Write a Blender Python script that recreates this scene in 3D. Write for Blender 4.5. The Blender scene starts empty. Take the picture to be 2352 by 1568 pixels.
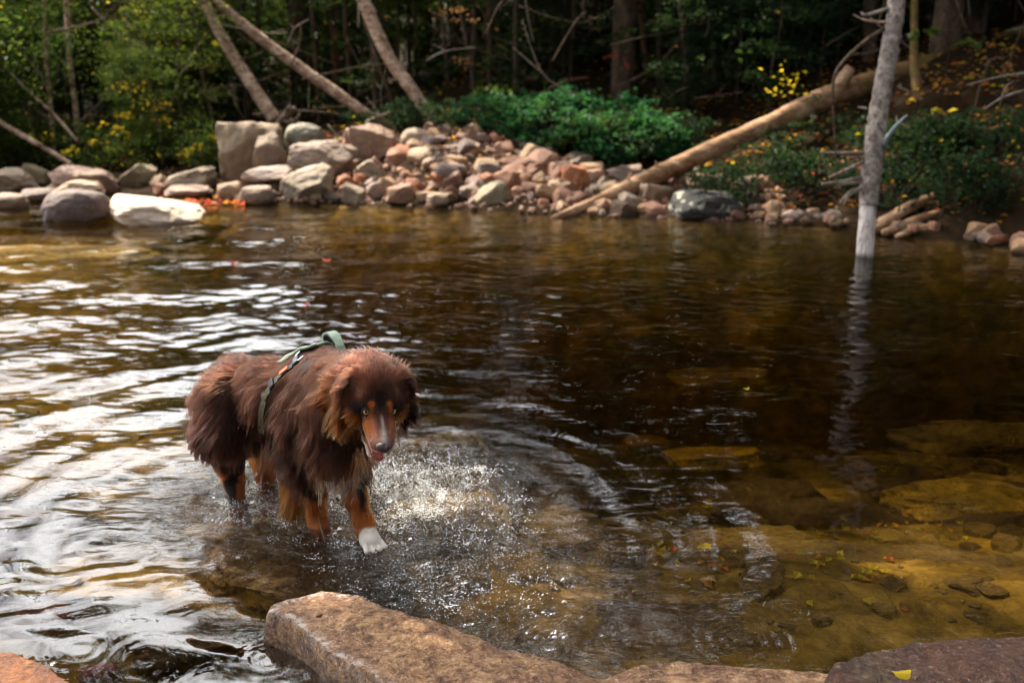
import bpy, math, random
import numpy as np
from mathutils import Vector, Matrix

# ------------------------------------------------------------------ camera, world, sun, exposure
SC = bpy.context.scene
COL = SC.collection
CAMH, PITCH = 1.30, math.radians(15.3)
cs, sn = math.cos(PITCH), math.sin(PITCH)
cam_data = bpy.data.cameras.new('camera'); cam = bpy.data.objects.new('camera', cam_data); COL.objects.link(cam)
cam.location = (0, 0, CAMH); cam.rotation_euler = (math.pi/2 - PITCH, 0, 0)
cam_data.lens = 35.0; cam_data.sensor_width = 36.0; cam_data.clip_end = 600; cam_data.clip_start = 0.05
cam_data.dof.use_dof = True; cam_data.dof.focus_distance = 2.50; cam_data.dof.aperture_fstop = 3.0
SC.camera = cam
SUN_EL, SUN_AZ = math.radians(50), math.radians(-38)      # azimuth measured from +Y towards +X
SUN_DIR = Vector((math.sin(SUN_AZ)*math.cos(SUN_EL), math.cos(SUN_AZ)*math.cos(SUN_EL), math.sin(SUN_EL)))
world = bpy.data.worlds.new('World'); SC.world = world; world.use_nodes = True
wn = world.node_tree; wn.nodes.clear()
w_out = wn.nodes.new('ShaderNodeOutputWorld'); w_bg = wn.nodes.new('ShaderNodeBackground')
w_sky = wn.nodes.new('ShaderNodeTexSky'); w_sky.sky_type = 'NISHITA'; w_sky.sun_disc = False
w_sky.sun_elevation = SUN_EL; w_sky.sun_rotation = SUN_AZ
w_sky.air_density = 1.0; w_sky.dust_density = 2.0; w_sky.ozone_density = 1.0
w_tc = wn.nodes.new('ShaderNodeTexCoord'); w_ns = wn.nodes.new('ShaderNodeTexNoise')
w_ns.inputs['Scale'].default_value = 2.2; w_ns.inputs['Detail'].default_value = 5
w_rp = wn.nodes.new('ShaderNodeValToRGB'); w_rp.color_ramp.elements[0].position = .38; w_rp.color_ramp.elements[1].position = .54
w_mix = wn.nodes.new('ShaderNodeMix'); w_mix.data_type = 'RGBA'
w_mix.inputs[7].default_value = (17.5, 18.2, 19.5, 1)          # sunlit cloud, in the sky texture's own units
w_dot = wn.nodes.new('ShaderNodeVectorMath'); w_dot.operation = 'DOT_PRODUCT'; w_dot.inputs[1].default_value = tuple(SUN_DIR)
w_nrm = wn.nodes.new('ShaderNodeVectorMath'); w_nrm.operation = 'NORMALIZE'; wn.links.new(w_tc.outputs['Generated'], w_nrm.inputs[0]); wn.links.new(w_nrm.outputs[0], w_dot.inputs[0])
w_glow = wn.nodes.new('ShaderNodeMapRange'); w_glow.interpolation_type = 'SMOOTHSTEP'; w_glow.inputs[1].default_value = .55; w_glow.inputs[2].default_value = 1.0; w_glow.inputs[3].default_value = .32; w_glow.inputs[4].default_value = 3.4
wn.links.new(w_dot.outputs['Value'], w_glow.inputs[0])                      # thin cloud is brightest towards the sun
w_cl = wn.nodes.new('ShaderNodeVectorMath'); w_cl.operation = 'SCALE'; w_cl.inputs[0].default_value = (16, 16, 16); wn.links.new(w_glow.outputs[0], w_cl.inputs['Scale']); wn.links.new(w_cl.outputs[0], w_mix.inputs[7])
wn.links.new(w_tc.outputs['Generated'], w_ns.inputs['Vector']); wn.links.new(w_ns.outputs['Fac'], w_rp.inputs['Fac'])
wn.links.new(w_rp.outputs['Color'], w_mix.inputs[0]); wn.links.new(w_sky.outputs['Color'], w_mix.inputs[6])
wn.links.new(w_mix.outputs[2], w_bg.inputs['Color']); wn.links.new(w_bg.outputs[0], w_out.inputs['Surface'])
w_bg.inputs['Strength'].default_value = 0.075
sun_d = bpy.data.lights.new('sun', 'SUN'); sun_d.energy = 5.0; sun_d.angle = math.radians(0.6); sun_d.color = (1.0, .88, .70)
sun = bpy.data.objects.new('sun', sun_d); COL.objects.link(sun)
sun.rotation_euler = SUN_DIR.to_track_quat('Z', 'Y').to_euler()
SC.view_settings.view_transform = 'Standard'; SC.view_settings.look = 'None'
SC.view_settings.gamma = 1.0; SC.view_settings.exposure = 1.72; SC.view_settings.use_curve_mapping = False
SC.render.engine = 'CYCLES'
cy = SC.cycles
cy.use_denoising = True; cy.denoising_prefilter = 'ACCURATE'; cy.caustics_reflective = False; cy.caustics_refractive = False
cy.max_bounces = 9; cy.diffuse_bounces = 3; cy.glossy_bounces = 3; cy.transmission_bounces = 5; cy.transparent_max_bounces = 16
cy.pixel_filter_type = 'BLACKMAN_HARRIS'; cy.filter_width = 1.1
cy.sample_clamp_indirect = 4.0; cy.sample_clamp_direct = 30.0; cy.use_adaptive_sampling = True; cy.adaptive_threshold = 0.015

# ------------------------------------------------------------------ maths
rng = np.random.default_rng(7); random.seed(7)
F = 2287.0                                                    # focal length in units of a 2352-wide picture
def W(px, py, d):
    u = (px-1176)/F; v = (784-py)/F
    return np.array((d*u, d*(cs+v*sn), CAMH + d*(-sn+v*cs)))
def G(px, py, z=0.0):
    v = (784-py)/F
    return W(px, py, (z-CAMH)/(-sn+v*cs))
_perm = np.random.default_rng(3).random(65536).astype(np.float64)
def _h(ix, iy, iz):
    n = (ix*73856093) ^ (iy*19349663) ^ (iz*83492791)
    return _perm[n & 65535]
def vnoise(p):
    p = np.asarray(p, float); i = np.floor(p).astype(np.int64); f = p-i; f = f*f*(3-2*f)
    r = 0
    for dx in (0, 1):
        for dy in (0, 1):
            for dz in (0, 1):
                w = (f[..., 0] if dx else 1-f[..., 0])*(f[..., 1] if dy else 1-f[..., 1])*(f[..., 2] if dz else 1-f[..., 2])
                r = r + w*_h(i[..., 0]+dx, i[..., 1]+dy, i[..., 2]+dz)
    return r*2-1
def fbm(p, o=4):
    p = np.asarray(p, float); a, r = 1.0, 0
    for k in range(o):
        r = r + a*vnoise(p*(2**k)+k*17.3); a *= .5
    return r
def sstep(a, b, x): t = np.clip((x-a)/(b-a), 0, 1); return t*t*(3-2*t)
def xyz(x, y, z): return np.stack(np.broadcast_arrays(np.asarray(x, float), np.asarray(y, float), np.asarray(z, float)), -1)

# ------------------------------------------------------------------ object helpers
def tag(o, label=None, cat=None, group=None, kind=None):
    if label: o['label'] = label
    if cat: o['category'] = cat
    if group: o['group'] = group
    if kind: o['kind'] = kind
    return o
def empty(name, loc, label=None, cat=None, group=None):
    o = bpy.data.objects.new(name, None); o.location = loc; o.empty_display_size = .1; COL.objects.link(o)
    return tag(o, label, cat, group)
def mesh_data(name, V, faces, mats=(), smooth=True, mat_idx=None):
    V = np.asarray(V, np.float32); faces = np.asarray(faces, np.int32); k = faces.shape[1]; n = len(faces)
    m = bpy.data.meshes.new(name); m.vertices.add(len(V)); m.vertices.foreach_set('co', V.ravel())
    m.loops.add(n*k); m.loops.foreach_set('vertex_index', faces.ravel())
    m.polygons.add(n); m.polygons.foreach_set('loop_start', np.arange(0, n*k, k, dtype=np.int32))
    if mat_idx is not None: m.polygons.foreach_set('material_index', np.asarray(mat_idx, np.int32))
    m.polygons.foreach_set('use_smooth', np.full(n, smooth)); m.update(calc_edges=True)
    for mm in mats: m.materials.append(mm)
    return m
def obj(name, data, parent=None, loc=(0, 0, 0)):
    o = bpy.data.objects.new(name, data); COL.objects.link(o); o.location = loc
    if parent is not None: o.parent = parent
    return o
def grid_faces(nr, nc, wrap=False):
    r = np.arange(nr-1)[:, None]; c = np.arange(nc if wrap else nc-1)[None, :]
    c2 = (c+1) % nc
    return np.stack(np.broadcast_arrays(r*nc+c, r*nc+c2, (r+1)*nc+c2, (r+1)*nc+c), -1).reshape(-1, 4)
def tube(pts, rad, nseg=10, rough=.06, seed=0, fseed=6.0):
    """tapered, uneven tube along points, closed at both ends"""
    pts = np.asarray(pts, float); rad = np.asarray(rad, float)
    T = np.gradient(pts, axis=0); T /= np.linalg.norm(T, axis=1)[:, None]
    ref = np.array((0, 0, 1.)) if abs(T[0][2]) < .8 else np.array((0, 1., 0))
    N = np.cross(T, ref); N /= np.linalg.norm(N, axis=1)[:, None]; B = np.cross(T, N)
    a = np.linspace(0, 2*math.pi, nseg, endpoint=False)
    d = N[:, None]*np.cos(a)[None, :, None] + B[:, None]*np.sin(a)[None, :, None]
    rr = rad[:, None]*(1 + rough*fbm(pts[:, None]*fseed + d*1.3 + seed*9.1, 3))
    V = pts[:, None] + d*rr[..., None]
    n = len(pts); V = V.reshape(-1, 3); f = grid_faces(n, nseg, True)
    V = np.vstack((V, pts[0], pts[-1])); i0 = n*nseg; i1 = i0+1
    k = np.arange(nseg); k2 = (k+1) % nseg
    cap0 = np.stack((np.full(nseg, i0), k2, k, k), 1); cap1 = np.stack((np.full(nseg, i1), (n-1)*nseg+k, (n-1)*nseg+k2, (n-1)*nseg+k2), 1)
    return V, f, np.vstack((cap0[:, :3], cap1[:, :3]))
def curve_pts(ctrl, n):
    ctrl = np.asarray(ctrl, float)
    t = np.linspace(0, len(ctrl)-1, n); k = np.clip(t.astype(int), 0, len(ctrl)-2); f = (t-k)[:, None]
    P = lambda i: ctrl[np.clip(i, 0, len(ctrl)-1)]
    p0, p1, p2, p3 = P(k-1), P(k), P(k+1), P(k+2)
    return .5*((2*p1)+(-p0+p2)*f+(2*p0-5*p1+4*p2-p3)*f*f+(-p0+3*p1-3*p2+p3)*f**3)
def tube_mesh(name, ctrl, rads, mat, n=24, nseg=10, rough=.06, seed=0, fseed=6.0):
    P = curve_pts(ctrl, n); R = np.interp(np.linspace(0, 1, n), np.linspace(0, 1, len(rads)), rads)
    V, f, c = tube(P, R, nseg, rough, seed, fseed)
    m = bpy.data.meshes.new(name); m.from_pydata(V.tolist(), [], f.tolist()+c.tolist()); m.update()
    m.polygons.foreach_set('use_smooth', [True]*len(m.polygons)); m.materials.append(mat)
    return m
def join_mesh(name, parts, mat):
    Vs, Fs, o = [], [], 0
    for V, f, c in parts:
        Vs.append(V); Fs += (f+o).tolist(); Fs += (c+o).tolist(); o += len(V)
    m = bpy.data.meshes.new(name); m.from_pydata(np.vstack(Vs).tolist(), [], Fs); m.update()
    m.polygons.foreach_set('use_smooth', [True]*len(m.polygons)); m.materials.append(mat)
    return m

# ------------------------------------------------------------------ materials
class NT:
    def __init__(s, name):
        s.m = bpy.data.materials.new(name); s.m.use_nodes = True; s.t = s.m.node_tree; s.t.nodes.clear()
        s.out = s.n('ShaderNodeOutputMaterial')
    def n(s, t, **kw):
        nd = s.t.nodes.new(t)
        for k, v in kw.items(): setattr(nd, k, v)
        return nd
    def l(s, a, b): s.t.links.new(a, b)
    def noise(s, vec, scale, detail=5, rough=.6, dist=0.0):
        n = s.n('ShaderNodeTexNoise'); n.inputs['Scale'].default_value = scale; n.inputs['Detail'].default_value = detail
        n.inputs['Roughness'].default_value = rough; n.inputs['Distortion'].default_value = dist
        if vec is not None: s.l(vec, n.inputs['Vector'])
        return n.outputs['Fac']
    def ramp(s, fac, stops):
        r = s.n('ShaderNodeValToRGB'); e = r.color_ramp.elements
        while len(e) < len(stops): e.new(.5)
        for k, (p, c) in enumerate(stops): e[k].position = p; e[k].color = (*c, 1) if len(c) == 3 else c
        s.l(fac, r.inputs['Fac']); return r.outputs['Color']
    def mix(s, fac, a, b, mode='MIX'):
        m = s.n('ShaderNodeMix', data_type='RGBA', blend_type=mode)
        for i, v in ((0, fac), (6, a), (7, b)):
            if isinstance(v, (int, float)): m.inputs[i].default_value = v
            elif isinstance(v, tuple): m.inputs[i].default_value = (*v, 1)
            else: s.l(v, m.inputs[i])
        return m.outputs[2]
    def math(s, op, a, b=0.0, clamp=False):
        m = s.n('ShaderNodeMath', operation=op, use_clamp=clamp)
        for i, v in ((0, a), (1, b)):
            if isinstance(v, (int, float)): m.inputs[i].default_value = v
            else: s.l(v, m.inputs[i])
        return m.outputs[0]
    def bump(s, h, strength, dist=.02, normal=None):
        b = s.n('ShaderNodeBump'); b.inputs['Distance'].default_value = dist
        if isinstance(strength, (int, float)): b.inputs['Strength'].default_value = strength
        else: s.l(strength, b.inputs['Strength'])
        s.l(h, b.inputs['Height'])
        if normal is not None: s.l(normal, b.inputs['Normal'])
        return b.outputs[0]
    def bsdf(s, color, rough=.8, normal=None, spec=.4, **kw):
        p = s.n('ShaderNodeBsdfPrincipled')
        for k, v in (('Base Color', color), ('Roughness', rough)):
            if isinstance(v, tuple): p.inputs[k].default_value = (*v, 1)
            elif isinstance(v, (int, float)): p.inputs[k].default_value = v
            else: s.l(v, p.inputs[k])
        p.inputs['Specular IOR Level'].default_value = spec
        if normal is not None: s.l(normal, p.inputs['Normal'])
        for k, v in kw.items(): p.inputs[k.replace('_', ' ')].default_value = v
        return p
    def done(s, sh, sock=0): s.l(sh.outputs[sock], s.out.inputs['Surface']); return s.m
    def pos(s): return s.n('ShaderNodeNewGeometry').outputs['Position']
    def obc(s): return s.n('ShaderNodeTexCoord').outputs['Object']
    def sep(s, v, k):
        x = s.n('ShaderNodeSeparateXYZ'); s.l(v, x.inputs[0]); return x.outputs[k]
    def mapped(s, v, scale):
        m = s.n('ShaderNodeMapping'); m.inputs['Scale'].default_value = scale; s.l(v, m.inputs[0]); return m.outputs[0]

def rock_material(name, lichen=0.0, streak=0.0, scale=1.0, wetline=.05, rough=.78, spec=.35):
    """granite: per-object colour, mineral speckle, darker wet band where the water laps"""
    s = NT(name); oi = s.n('ShaderNodeObjectInfo'); p = s.obc(); wp = s.pos()
    big = s.noise(wp, 3.2*scale, 6, .62, .4); mid = s.noise(wp, 14*scale, 6, .7); fine = s.noise(wp, 150*scale, 3, .8)
    c = s.mix(1.0, oi.outputs['Color'], s.ramp(big, ((.30, (.46, .34, .25)), (.48, (.82, .66, .53)), (.70, (1.12, .92, .74)))), 'MULTIPLY')
    c = s.mix(s.math('MULTIPLY', s.ramp(mid, ((.45, (0, 0, 0)), (.7, (1, 1, 1)))), .6), c, s.mix(.6, oi.outputs['Color'], (.07, .05, .04)))
    spk = s.noise(wp, 46*scale, 6, .78, .3)
    c = s.mix(s.ramp(spk, ((.30, (.85, .85, .85)), (.47, (0, 0, 0)))), c, s.mix(.75, oi.outputs['Color'], (.03, .022, .018)))
    c = s.mix(s.ramp(spk, ((.55, (0, 0, 0)), (.70, (.6, .6, .6)))), c, s.mix(.45, oi.outputs['Color'], (.70, .62, .56)))
    c = s.mix(s.ramp(fine, ((.35, (.55, .55, .55)), (.62, (0, 0, 0)))), c, s.mix(.6, c, (.05, .04, .035)))
    c = s.mix(s.ramp(fine, ((.60, (0, 0, 0)), (.74, (.45, .45, .45)))), c, s.mix(.5, c, (.62, .55, .48)))
    if lichen:
        li = s.ramp(s.noise(wp, 9, 5, .6, .6), ((.50+.06*lichen, (0, 0, 0)), (.53+.06*lichen, (1, 1, 1))))
        c = s.mix(li, (.045, .04, .035), s.mix(s.noise(wp, 30), (.62, .60, .50), (.30, .30, .18)))
    if streak:
        st = s.ramp(s.noise(s.mapped(wp, (2.0, 7.0, 7.0)), 3.5, 7, .7, .8), ((.50, (0, 0, 0)), (.66, (1, 1, 1))))
        c = s.mix(s.math('MULTIPLY', st, streak), c, (.10, .045, .03))
    z = s.math('ADD', s.sep(wp, 2), s.math('MULTIPLY', s.math('SUBTRACT', mid, .5), .08))
    wet = s.math('SUBTRACT', 1.0, s.math('DIVIDE', z, wetline), True)
    c = s.mix(s.math('MULTIPLY', wet, .75), c, s.mix(1.0, c, (.30, .24, .20), 'MULTIPLY'))
    r = s.math('SUBTRACT', rough, s.math('MULTIPLY', wet, .45))
    h = s.math('ADD', s.math('MULTIPLY', mid, 1.0), s.math('ADD', s.math('MULTIPLY', fine, .2), s.math('MULTIPLY', spk, .45)))
    nb = s.bump(h, .9, .016)
    b = s.bsdf(c, r, nb, spec); return s.done(b)
M = {}
M['granite'] = rock_material('granite')
M['lichen'] = rock_material('lichen_granite', lichen=1.0)
M['near0'] = rock_material('near_granite', streak=.95, scale=1.6, wetline=.09, rough=.55, spec=.55)
M['neardark0'] = rock_material('near_granite_wet', streak=.75, scale=1.7, wetline=.12, rough=.42, spec=.6)

def near_rock(name, light, mid_, dark, pale, rough=.5, streak=(1, 1, 1)):
    s = NT(name); wp = s.pos(); q = s.mapped(wp, streak)
    A = s.noise(q, 5, 8, .72, .5); B = s.noise(q, 22, 7, .75, .6); C_ = s.noise(wp, 75, 5, .8); D_ = s.noise(wp, 190, 3, .8)
    c = s.ramp(B, ((.30, dark), (.44, mid_), (.58, light)))
    c = s.mix(s.ramp(A, ((.42, (.9, .9, .9)), (.56, (0, 0, 0)))), c, s.mix(.55, c, (.095, .028, .018)))
    c = s.mix(s.ramp(C_, ((.36, (.95, .95, .95)), (.50, (0, 0, 0)))), c, s.mix(.8, c, (.018, .012, .010)))
    c = s.mix(s.ramp(C_, ((.56, (0, 0, 0)), (.68, (.8, .8, .8)))), c, s.mix(.75, c, pale))
    c = s.mix(s.ramp(D_, ((.58, (0, 0, 0)), (.72, (.7, .7, .7)))), c, s.mix(.6, c, pale))
    cr = s.n('ShaderNodeAttribute', attribute_name='painted_sheen').outputs['Fac']
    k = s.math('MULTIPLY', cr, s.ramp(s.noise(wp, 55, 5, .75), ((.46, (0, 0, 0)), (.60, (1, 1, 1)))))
    c = s.mix(k, c, (.55, .51, .48))  # wet highlight along the slab's edge, painted as pale colour
    z = s.math('ADD', s.sep(wp, 2), s.math('MULTIPLY', s.math('SUBTRACT', B, .5), .05)); wet = s.math('SUBTRACT', 1.0, s.math('DIVIDE', z, .03), True)
    c = s.mix(s.math('MULTIPLY', wet, .7), c, s.mix(1.0, c, (.4, .32, .25), 'MULTIPLY'))
    h = s.math('ADD', B, s.math('ADD', s.math('MULTIPLY', C_, .5), s.math('MULTIPLY', A, .6)))
    r = s.math('SUBTRACT', rough, s.math('MULTIPLY', wet, .25))
    return s.done(s.bsdf(c, r, s.bump(h, 1.0, .02), .28))
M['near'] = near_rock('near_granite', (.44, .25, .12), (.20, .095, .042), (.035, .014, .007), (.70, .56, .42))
M['nearorange'] = near_rock('orange_granite', (.24, .080, .015), (.13, .042, .010), (.035, .012, .005), (.34, .16, .06))
M['neardark'] = near_rock('near_granite_wet', (.12, .068, .036), (.045, .023, .012), (.008, .005, .003), (.42, .37, .32), .35, (1.4, .6, 1))
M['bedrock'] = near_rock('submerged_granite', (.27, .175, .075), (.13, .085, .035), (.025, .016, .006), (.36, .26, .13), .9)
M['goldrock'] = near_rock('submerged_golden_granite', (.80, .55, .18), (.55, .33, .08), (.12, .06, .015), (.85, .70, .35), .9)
def ground_material():
    s = NT('creek_ground'); p = s.pos(); z = s.sep(p, 2); y = s.sep(p, 1)
    big = s.noise(p, 1.3, 6, .65, .5); mid = s.noise(p, 7, 6, .7, .4); fine = s.noise(p, 60, 4, .8)
    vor = s.n('ShaderNodeTexVoronoi', feature='F1'); vor.inputs['Scale'].default_value = 9.0; wv = s.n('ShaderNodeVectorMath', operation='ADD'); nw = s.n('ShaderNodeTexNoise'); nw.inputs['Scale'].default_value = 3.5; nw.inputs['Detail'].default_value = 4; s.l(p, nw.inputs['Vector']); nsc = s.n('ShaderNodeVectorMath', operation='SCALE'); nsc.inputs['Scale'].default_value = .35; s.l(nw.outputs['Color'], nsc.inputs[0]); s.l(p, wv.inputs[0]); s.l(nsc.outputs[0], wv.inputs[1]); s.l(wv.outputs[0], vor.inputs['Vector'])
    vor2 = s.n('ShaderNodeTexVoronoi', feature='DISTANCE_TO_EDGE'); vor2.inputs['Scale'].default_value = 9.0; s.l(wv.outputs[0], vor2.inputs['Vector'])
    bed = s.ramp(big, ((.25, (.09, .055, .018)), (.42, (.22, .145, .048)), (.55, (.38, .25, .085)), (.75, (.60, .40, .14))))
    bed = s.mix(.55, bed, s.mix(1.0, bed, s.ramp(vor.outputs['Color'], ((.1, (.35, .32, .28)), (.9, (1.3, 1.25, 1.15)))), 'MULTIPLY'))
    bed = s.mix(s.math('MULTIPLY', s.ramp(vor2.outputs['Distance'], ((0, (.5, .5, .5)), (.05, (0, 0, 0)))), mid), bed, (.03, .022, .010))
    bed = s.mix(s.ramp(mid, ((.38, (.8, .8, .8)), (.6, (0, 0, 0)))), bed, (.035, .025, .010))
    bed = s.mix(1.0, bed, (.72, .68, .66), 'MULTIPLY')
    lit = s.ramp(mid, ((.25, (.004, .003, .002)), (.45, (.012, .008, .004)), (.6, (.030, .013, .005)), (.72, (.010, .012, .004)), (.85, (.05, .025, .009))))
    lit = s.mix(s.math('MULTIPLY', fine, .6), lit, (.02, .014, .008))
    z = s.math('ADD', z, .02)
    c = s.mix(s.ramp(z, ((.0, (0, 0, 0)), (.03, (1, 1, 1)))), bed, lit)
    nb = s.bump(s.math('ADD', mid, s.math('MULTIPLY', fine, .4)), .8, .03)
    return s.done(s.bsdf(c, .95, nb, .04))
M['ground'] = ground_material()

def water_material():
    s = NT('creek_water'); p = s.pos()
    at = s.n('ShaderNodeAttribute', attribute_name='chop').outputs['Fac']
    q = s.mapped(p, (1.0, 2.3, 1.0))
    n1 = s.noise(q, 6.5, 2, .45, .5); n2 = s.noise(q, 34, 3, .6, .9); n3 = s.noise(p, 110, 3, .7, .4)
    h = s.math('ADD', s.math('MULTIPLY', n1, .9), s.math('MULTIPLY', s.math('MULTIPLY', n2, s.math('ADD', at, .05)), .55))
    h = s.math('ADD', h, s.math('MULTIPLY', s.math('MULTIPLY', n3, at), .08))
    cm = s.n('ShaderNodeAttribute', attribute_name='calm').outputs['Fac']
    nb = s.bump(h, s.math('ADD', s.math('MULTIPLY', at, .75), s.math('MULTIPLY', .135, s.math('SUBTRACT', 1.0, cm))), .05)
    gl = s.n('ShaderNodeBsdfGlossy'); gl.inputs['Roughness'].default_value = .012; s.l(nb, gl.inputs['Normal'])
    rf = s.n('ShaderNodeBsdfRefraction'); rf.inputs['Roughness'].default_value = 0.0; rf.inputs['IOR'].default_value = 1.33; s.l(nb, rf.inputs['Normal'])
    tr = s.n('ShaderNodeBsdfTransparent'); tr.inputs['Color'].default_value = (.99, .98, .95, 1)
    m1 = s.n('ShaderNodeMixShader'); m1.inputs[0].default_value = .22; s.l(tr.outputs[0], m1.inputs[1]); s.l(rf.outputs[0], m1.inputs[2])
    fr = s.n('ShaderNodeFresnel'); fr.inputs['IOR'].default_value = 1.38; s.l(nb, fr.inputs['Normal'])
    m2 = s.n('ShaderNodeMixShader'); s.l(fr.outputs[0], m2.inputs[0]); s.l(m1.outputs[0], m2.inputs[1]); s.l(gl.outputs[0], m2.inputs[2])
    s.l(m2.outputs[0], s.out.inputs['Surface'])
    va = s.n('ShaderNodeVolumeAbsorption'); va.inputs['Color'].default_value = (.67, .60, .05, 1); va.inputs['Density'].default_value = 1.75
    s.l(va.outputs[0], s.out.inputs['Volume'])
    return s.m
M['water'] = water_material()

def bark_material(name, base, dark, light, scale=12, stretch=(1, 1, .35), patch=.0, rough=.85, moss=None, bandy=False):
    s = NT(name); p = s.obc(); q = s.mapped(p, stretch)
    n = s.noise(q, scale, 7, .7, .6); f = s.noise(q, scale*5, 4, .75)
    c = s.ramp(n, ((.30, dark), (.48, base), (.66, light)))
    c = s.mix(s.ramp(f, ((.35, (.6, .6, .6)), (.55, (0, 0, 0)))), c, dark)
    if bandy:
        b = s.noise(s.mapped(p, (1.5, 1.5, 9)), 5, 4, .6, .3)
        c = s.mix(s.ramp(b, ((.56, (0, 0, 0)), (.62, (.85, .85, .85)))), c, dark)
    if moss:
        c = s.mix(s.ramp(s.noise(p, 3.0, 5), ((.48, (0, 0, 0)), (.6, (.8, .8, .8)))), c, moss)
    return s.done(s.bsdf(c, rough, s.bump(s.math('ADD', n, s.math('MULTIPLY', f, .5)), .8, .02), .12))
M['birch'] = bark_material('birch_bark', (.40, .27, .19), (.06, .03, .02), (.72, .56, .44), 9, (1, 1, 1), bandy=True)
M['bark'] = bark_material('brown_bark', (.085, .058, .038), (.02, .012, .009), (.16, .11, .075))
M['barkred'] = bark_material('reddish_bark', (.13, .062, .034), (.035, .014, .008), (.21, .115, .065))
M['deadbark'] = bark_material('scaly_dead_bark', (.27, .22, .20), (.06, .035, .03), (.50, .45, .38), 26, (1, 1, .8))
M['pale'] = bark_material('bare_wood', (.58, .50, .46), (.34, .26, .22), (.72, .66, .64), 8, (1, 1, .2), rough=.6)
M['log'] = bark_material('weathered_log', (.29, .165, .09), (.075, .036, .020), (.50, .34, .22), 9, (.25, 1, 1), rough=.75)
M['mossylog'] = bark_material('mossy_log', (.20, .11, .05), (.05, .022, .011), (.36, .21, .11), 10, (.3, 1, 1), moss=(.10, .09, .02))
M['stub'] = bark_material('grey_snapped_branch', (.30, .24, .20), (.12, .08, .06), (.46, .40, .36), 18)
M['bluebranch'] = bark_material('lichened_branch', (.22, .30, .30), (.08, .08, .08), (.42, .52, .52), 20)

def peeled_material():
    s = NT('peeled_wet_wood'); p = s.obc(); wp = s.pos(); n = s.noise(s.mapped(p, (1, 1, .15)), 30, 7, .75, .4); f = s.noise(p, 14, 6, .7)
    c = s.ramp(n, ((.34, (.22, .16, .13)), (.46, (.44, .37, .34)), (.60, (.62, .56, .54))))
    c = s.mix(s.ramp(f, ((.56, (0, 0, 0)), (.64, (.8, .8, .8)))), c, (.12, .08, .06))
    z = s.math('ADD', s.sep(wp, 2), s.math('MULTIPLY', s.math('SUBTRACT', f, .5), .10)); c = s.mix(s.ramp(z, ((.0, (.95, .95, .95)), (.045, (.0, .0, .0)))), c, (.045, .032, .024))
    return s.done(s.bsdf(c, .55, s.bump(n, .6, .01), .35))
M['peeled'] = peeled_material()
def leaf_material(name, c1, c2, trans=.45, rough=.5):
    s = NT(name); oi = s.n('ShaderNodeObjectInfo'); n = s.noise(s.pos(), 2.3, 2)
    f = s.math('ADD', s.math('MULTIPLY', oi.outputs['Random'], .5), s.math('MULTIPLY', n, .6), True)
    c = s.mix(f, c1, c2)
    b = s.bsdf(c, rough+.15, None, .12)
    t = s.n('ShaderNodeBsdfTranslucent'); s.l(s.mix(.5, c, s.mix(1.0, c, (1.6, 1.5, .5), 'MULTIPLY')), t.inputs['Color'])
    m = s.n('ShaderNodeMixShader'); m.inputs[0].default_value = trans
    s.l(b.outputs[0], m.inputs[1]); s.l(t.outputs[0], m.inputs[2]); s.l(m.outputs[0], s.out.inputs['Surface'])
    return s.m
M['needle'] = leaf_material('conifer_needles', (0.012, 0.030, 0.011), (0.030, 0.051, 0.013), .35)
M['leafgreen'] = leaf_material('broad_leaves', (.016, .042, .010), (.055, .074, .016), .55)
M['leafdark'] = leaf_material('dark_leaves', (0.011, 0.033, 0.013), (0.024, 0.045, 0.018), .4)
M['leafteal'] = leaf_material('understory_leaves', (.008, .080, .038), (.045, .125, .045), .4)
M['leafyellow'] = leaf_material('yellow_leaves', (.55, .34, .02), (.45, .42, .04), .5)
M['leaforange'] = leaf_material('orange_leaves', (.42, .16, .03), (.45, .24, .05), .5)
M['leafred'] = leaf_material('red_leaves', (.45, .07, .06), (.50, .12, .10), .5)
M['dryneedle'] = leaf_material('rusty_needles', (.16, .09, .04), (.22, .12, .05), .3)

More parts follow.
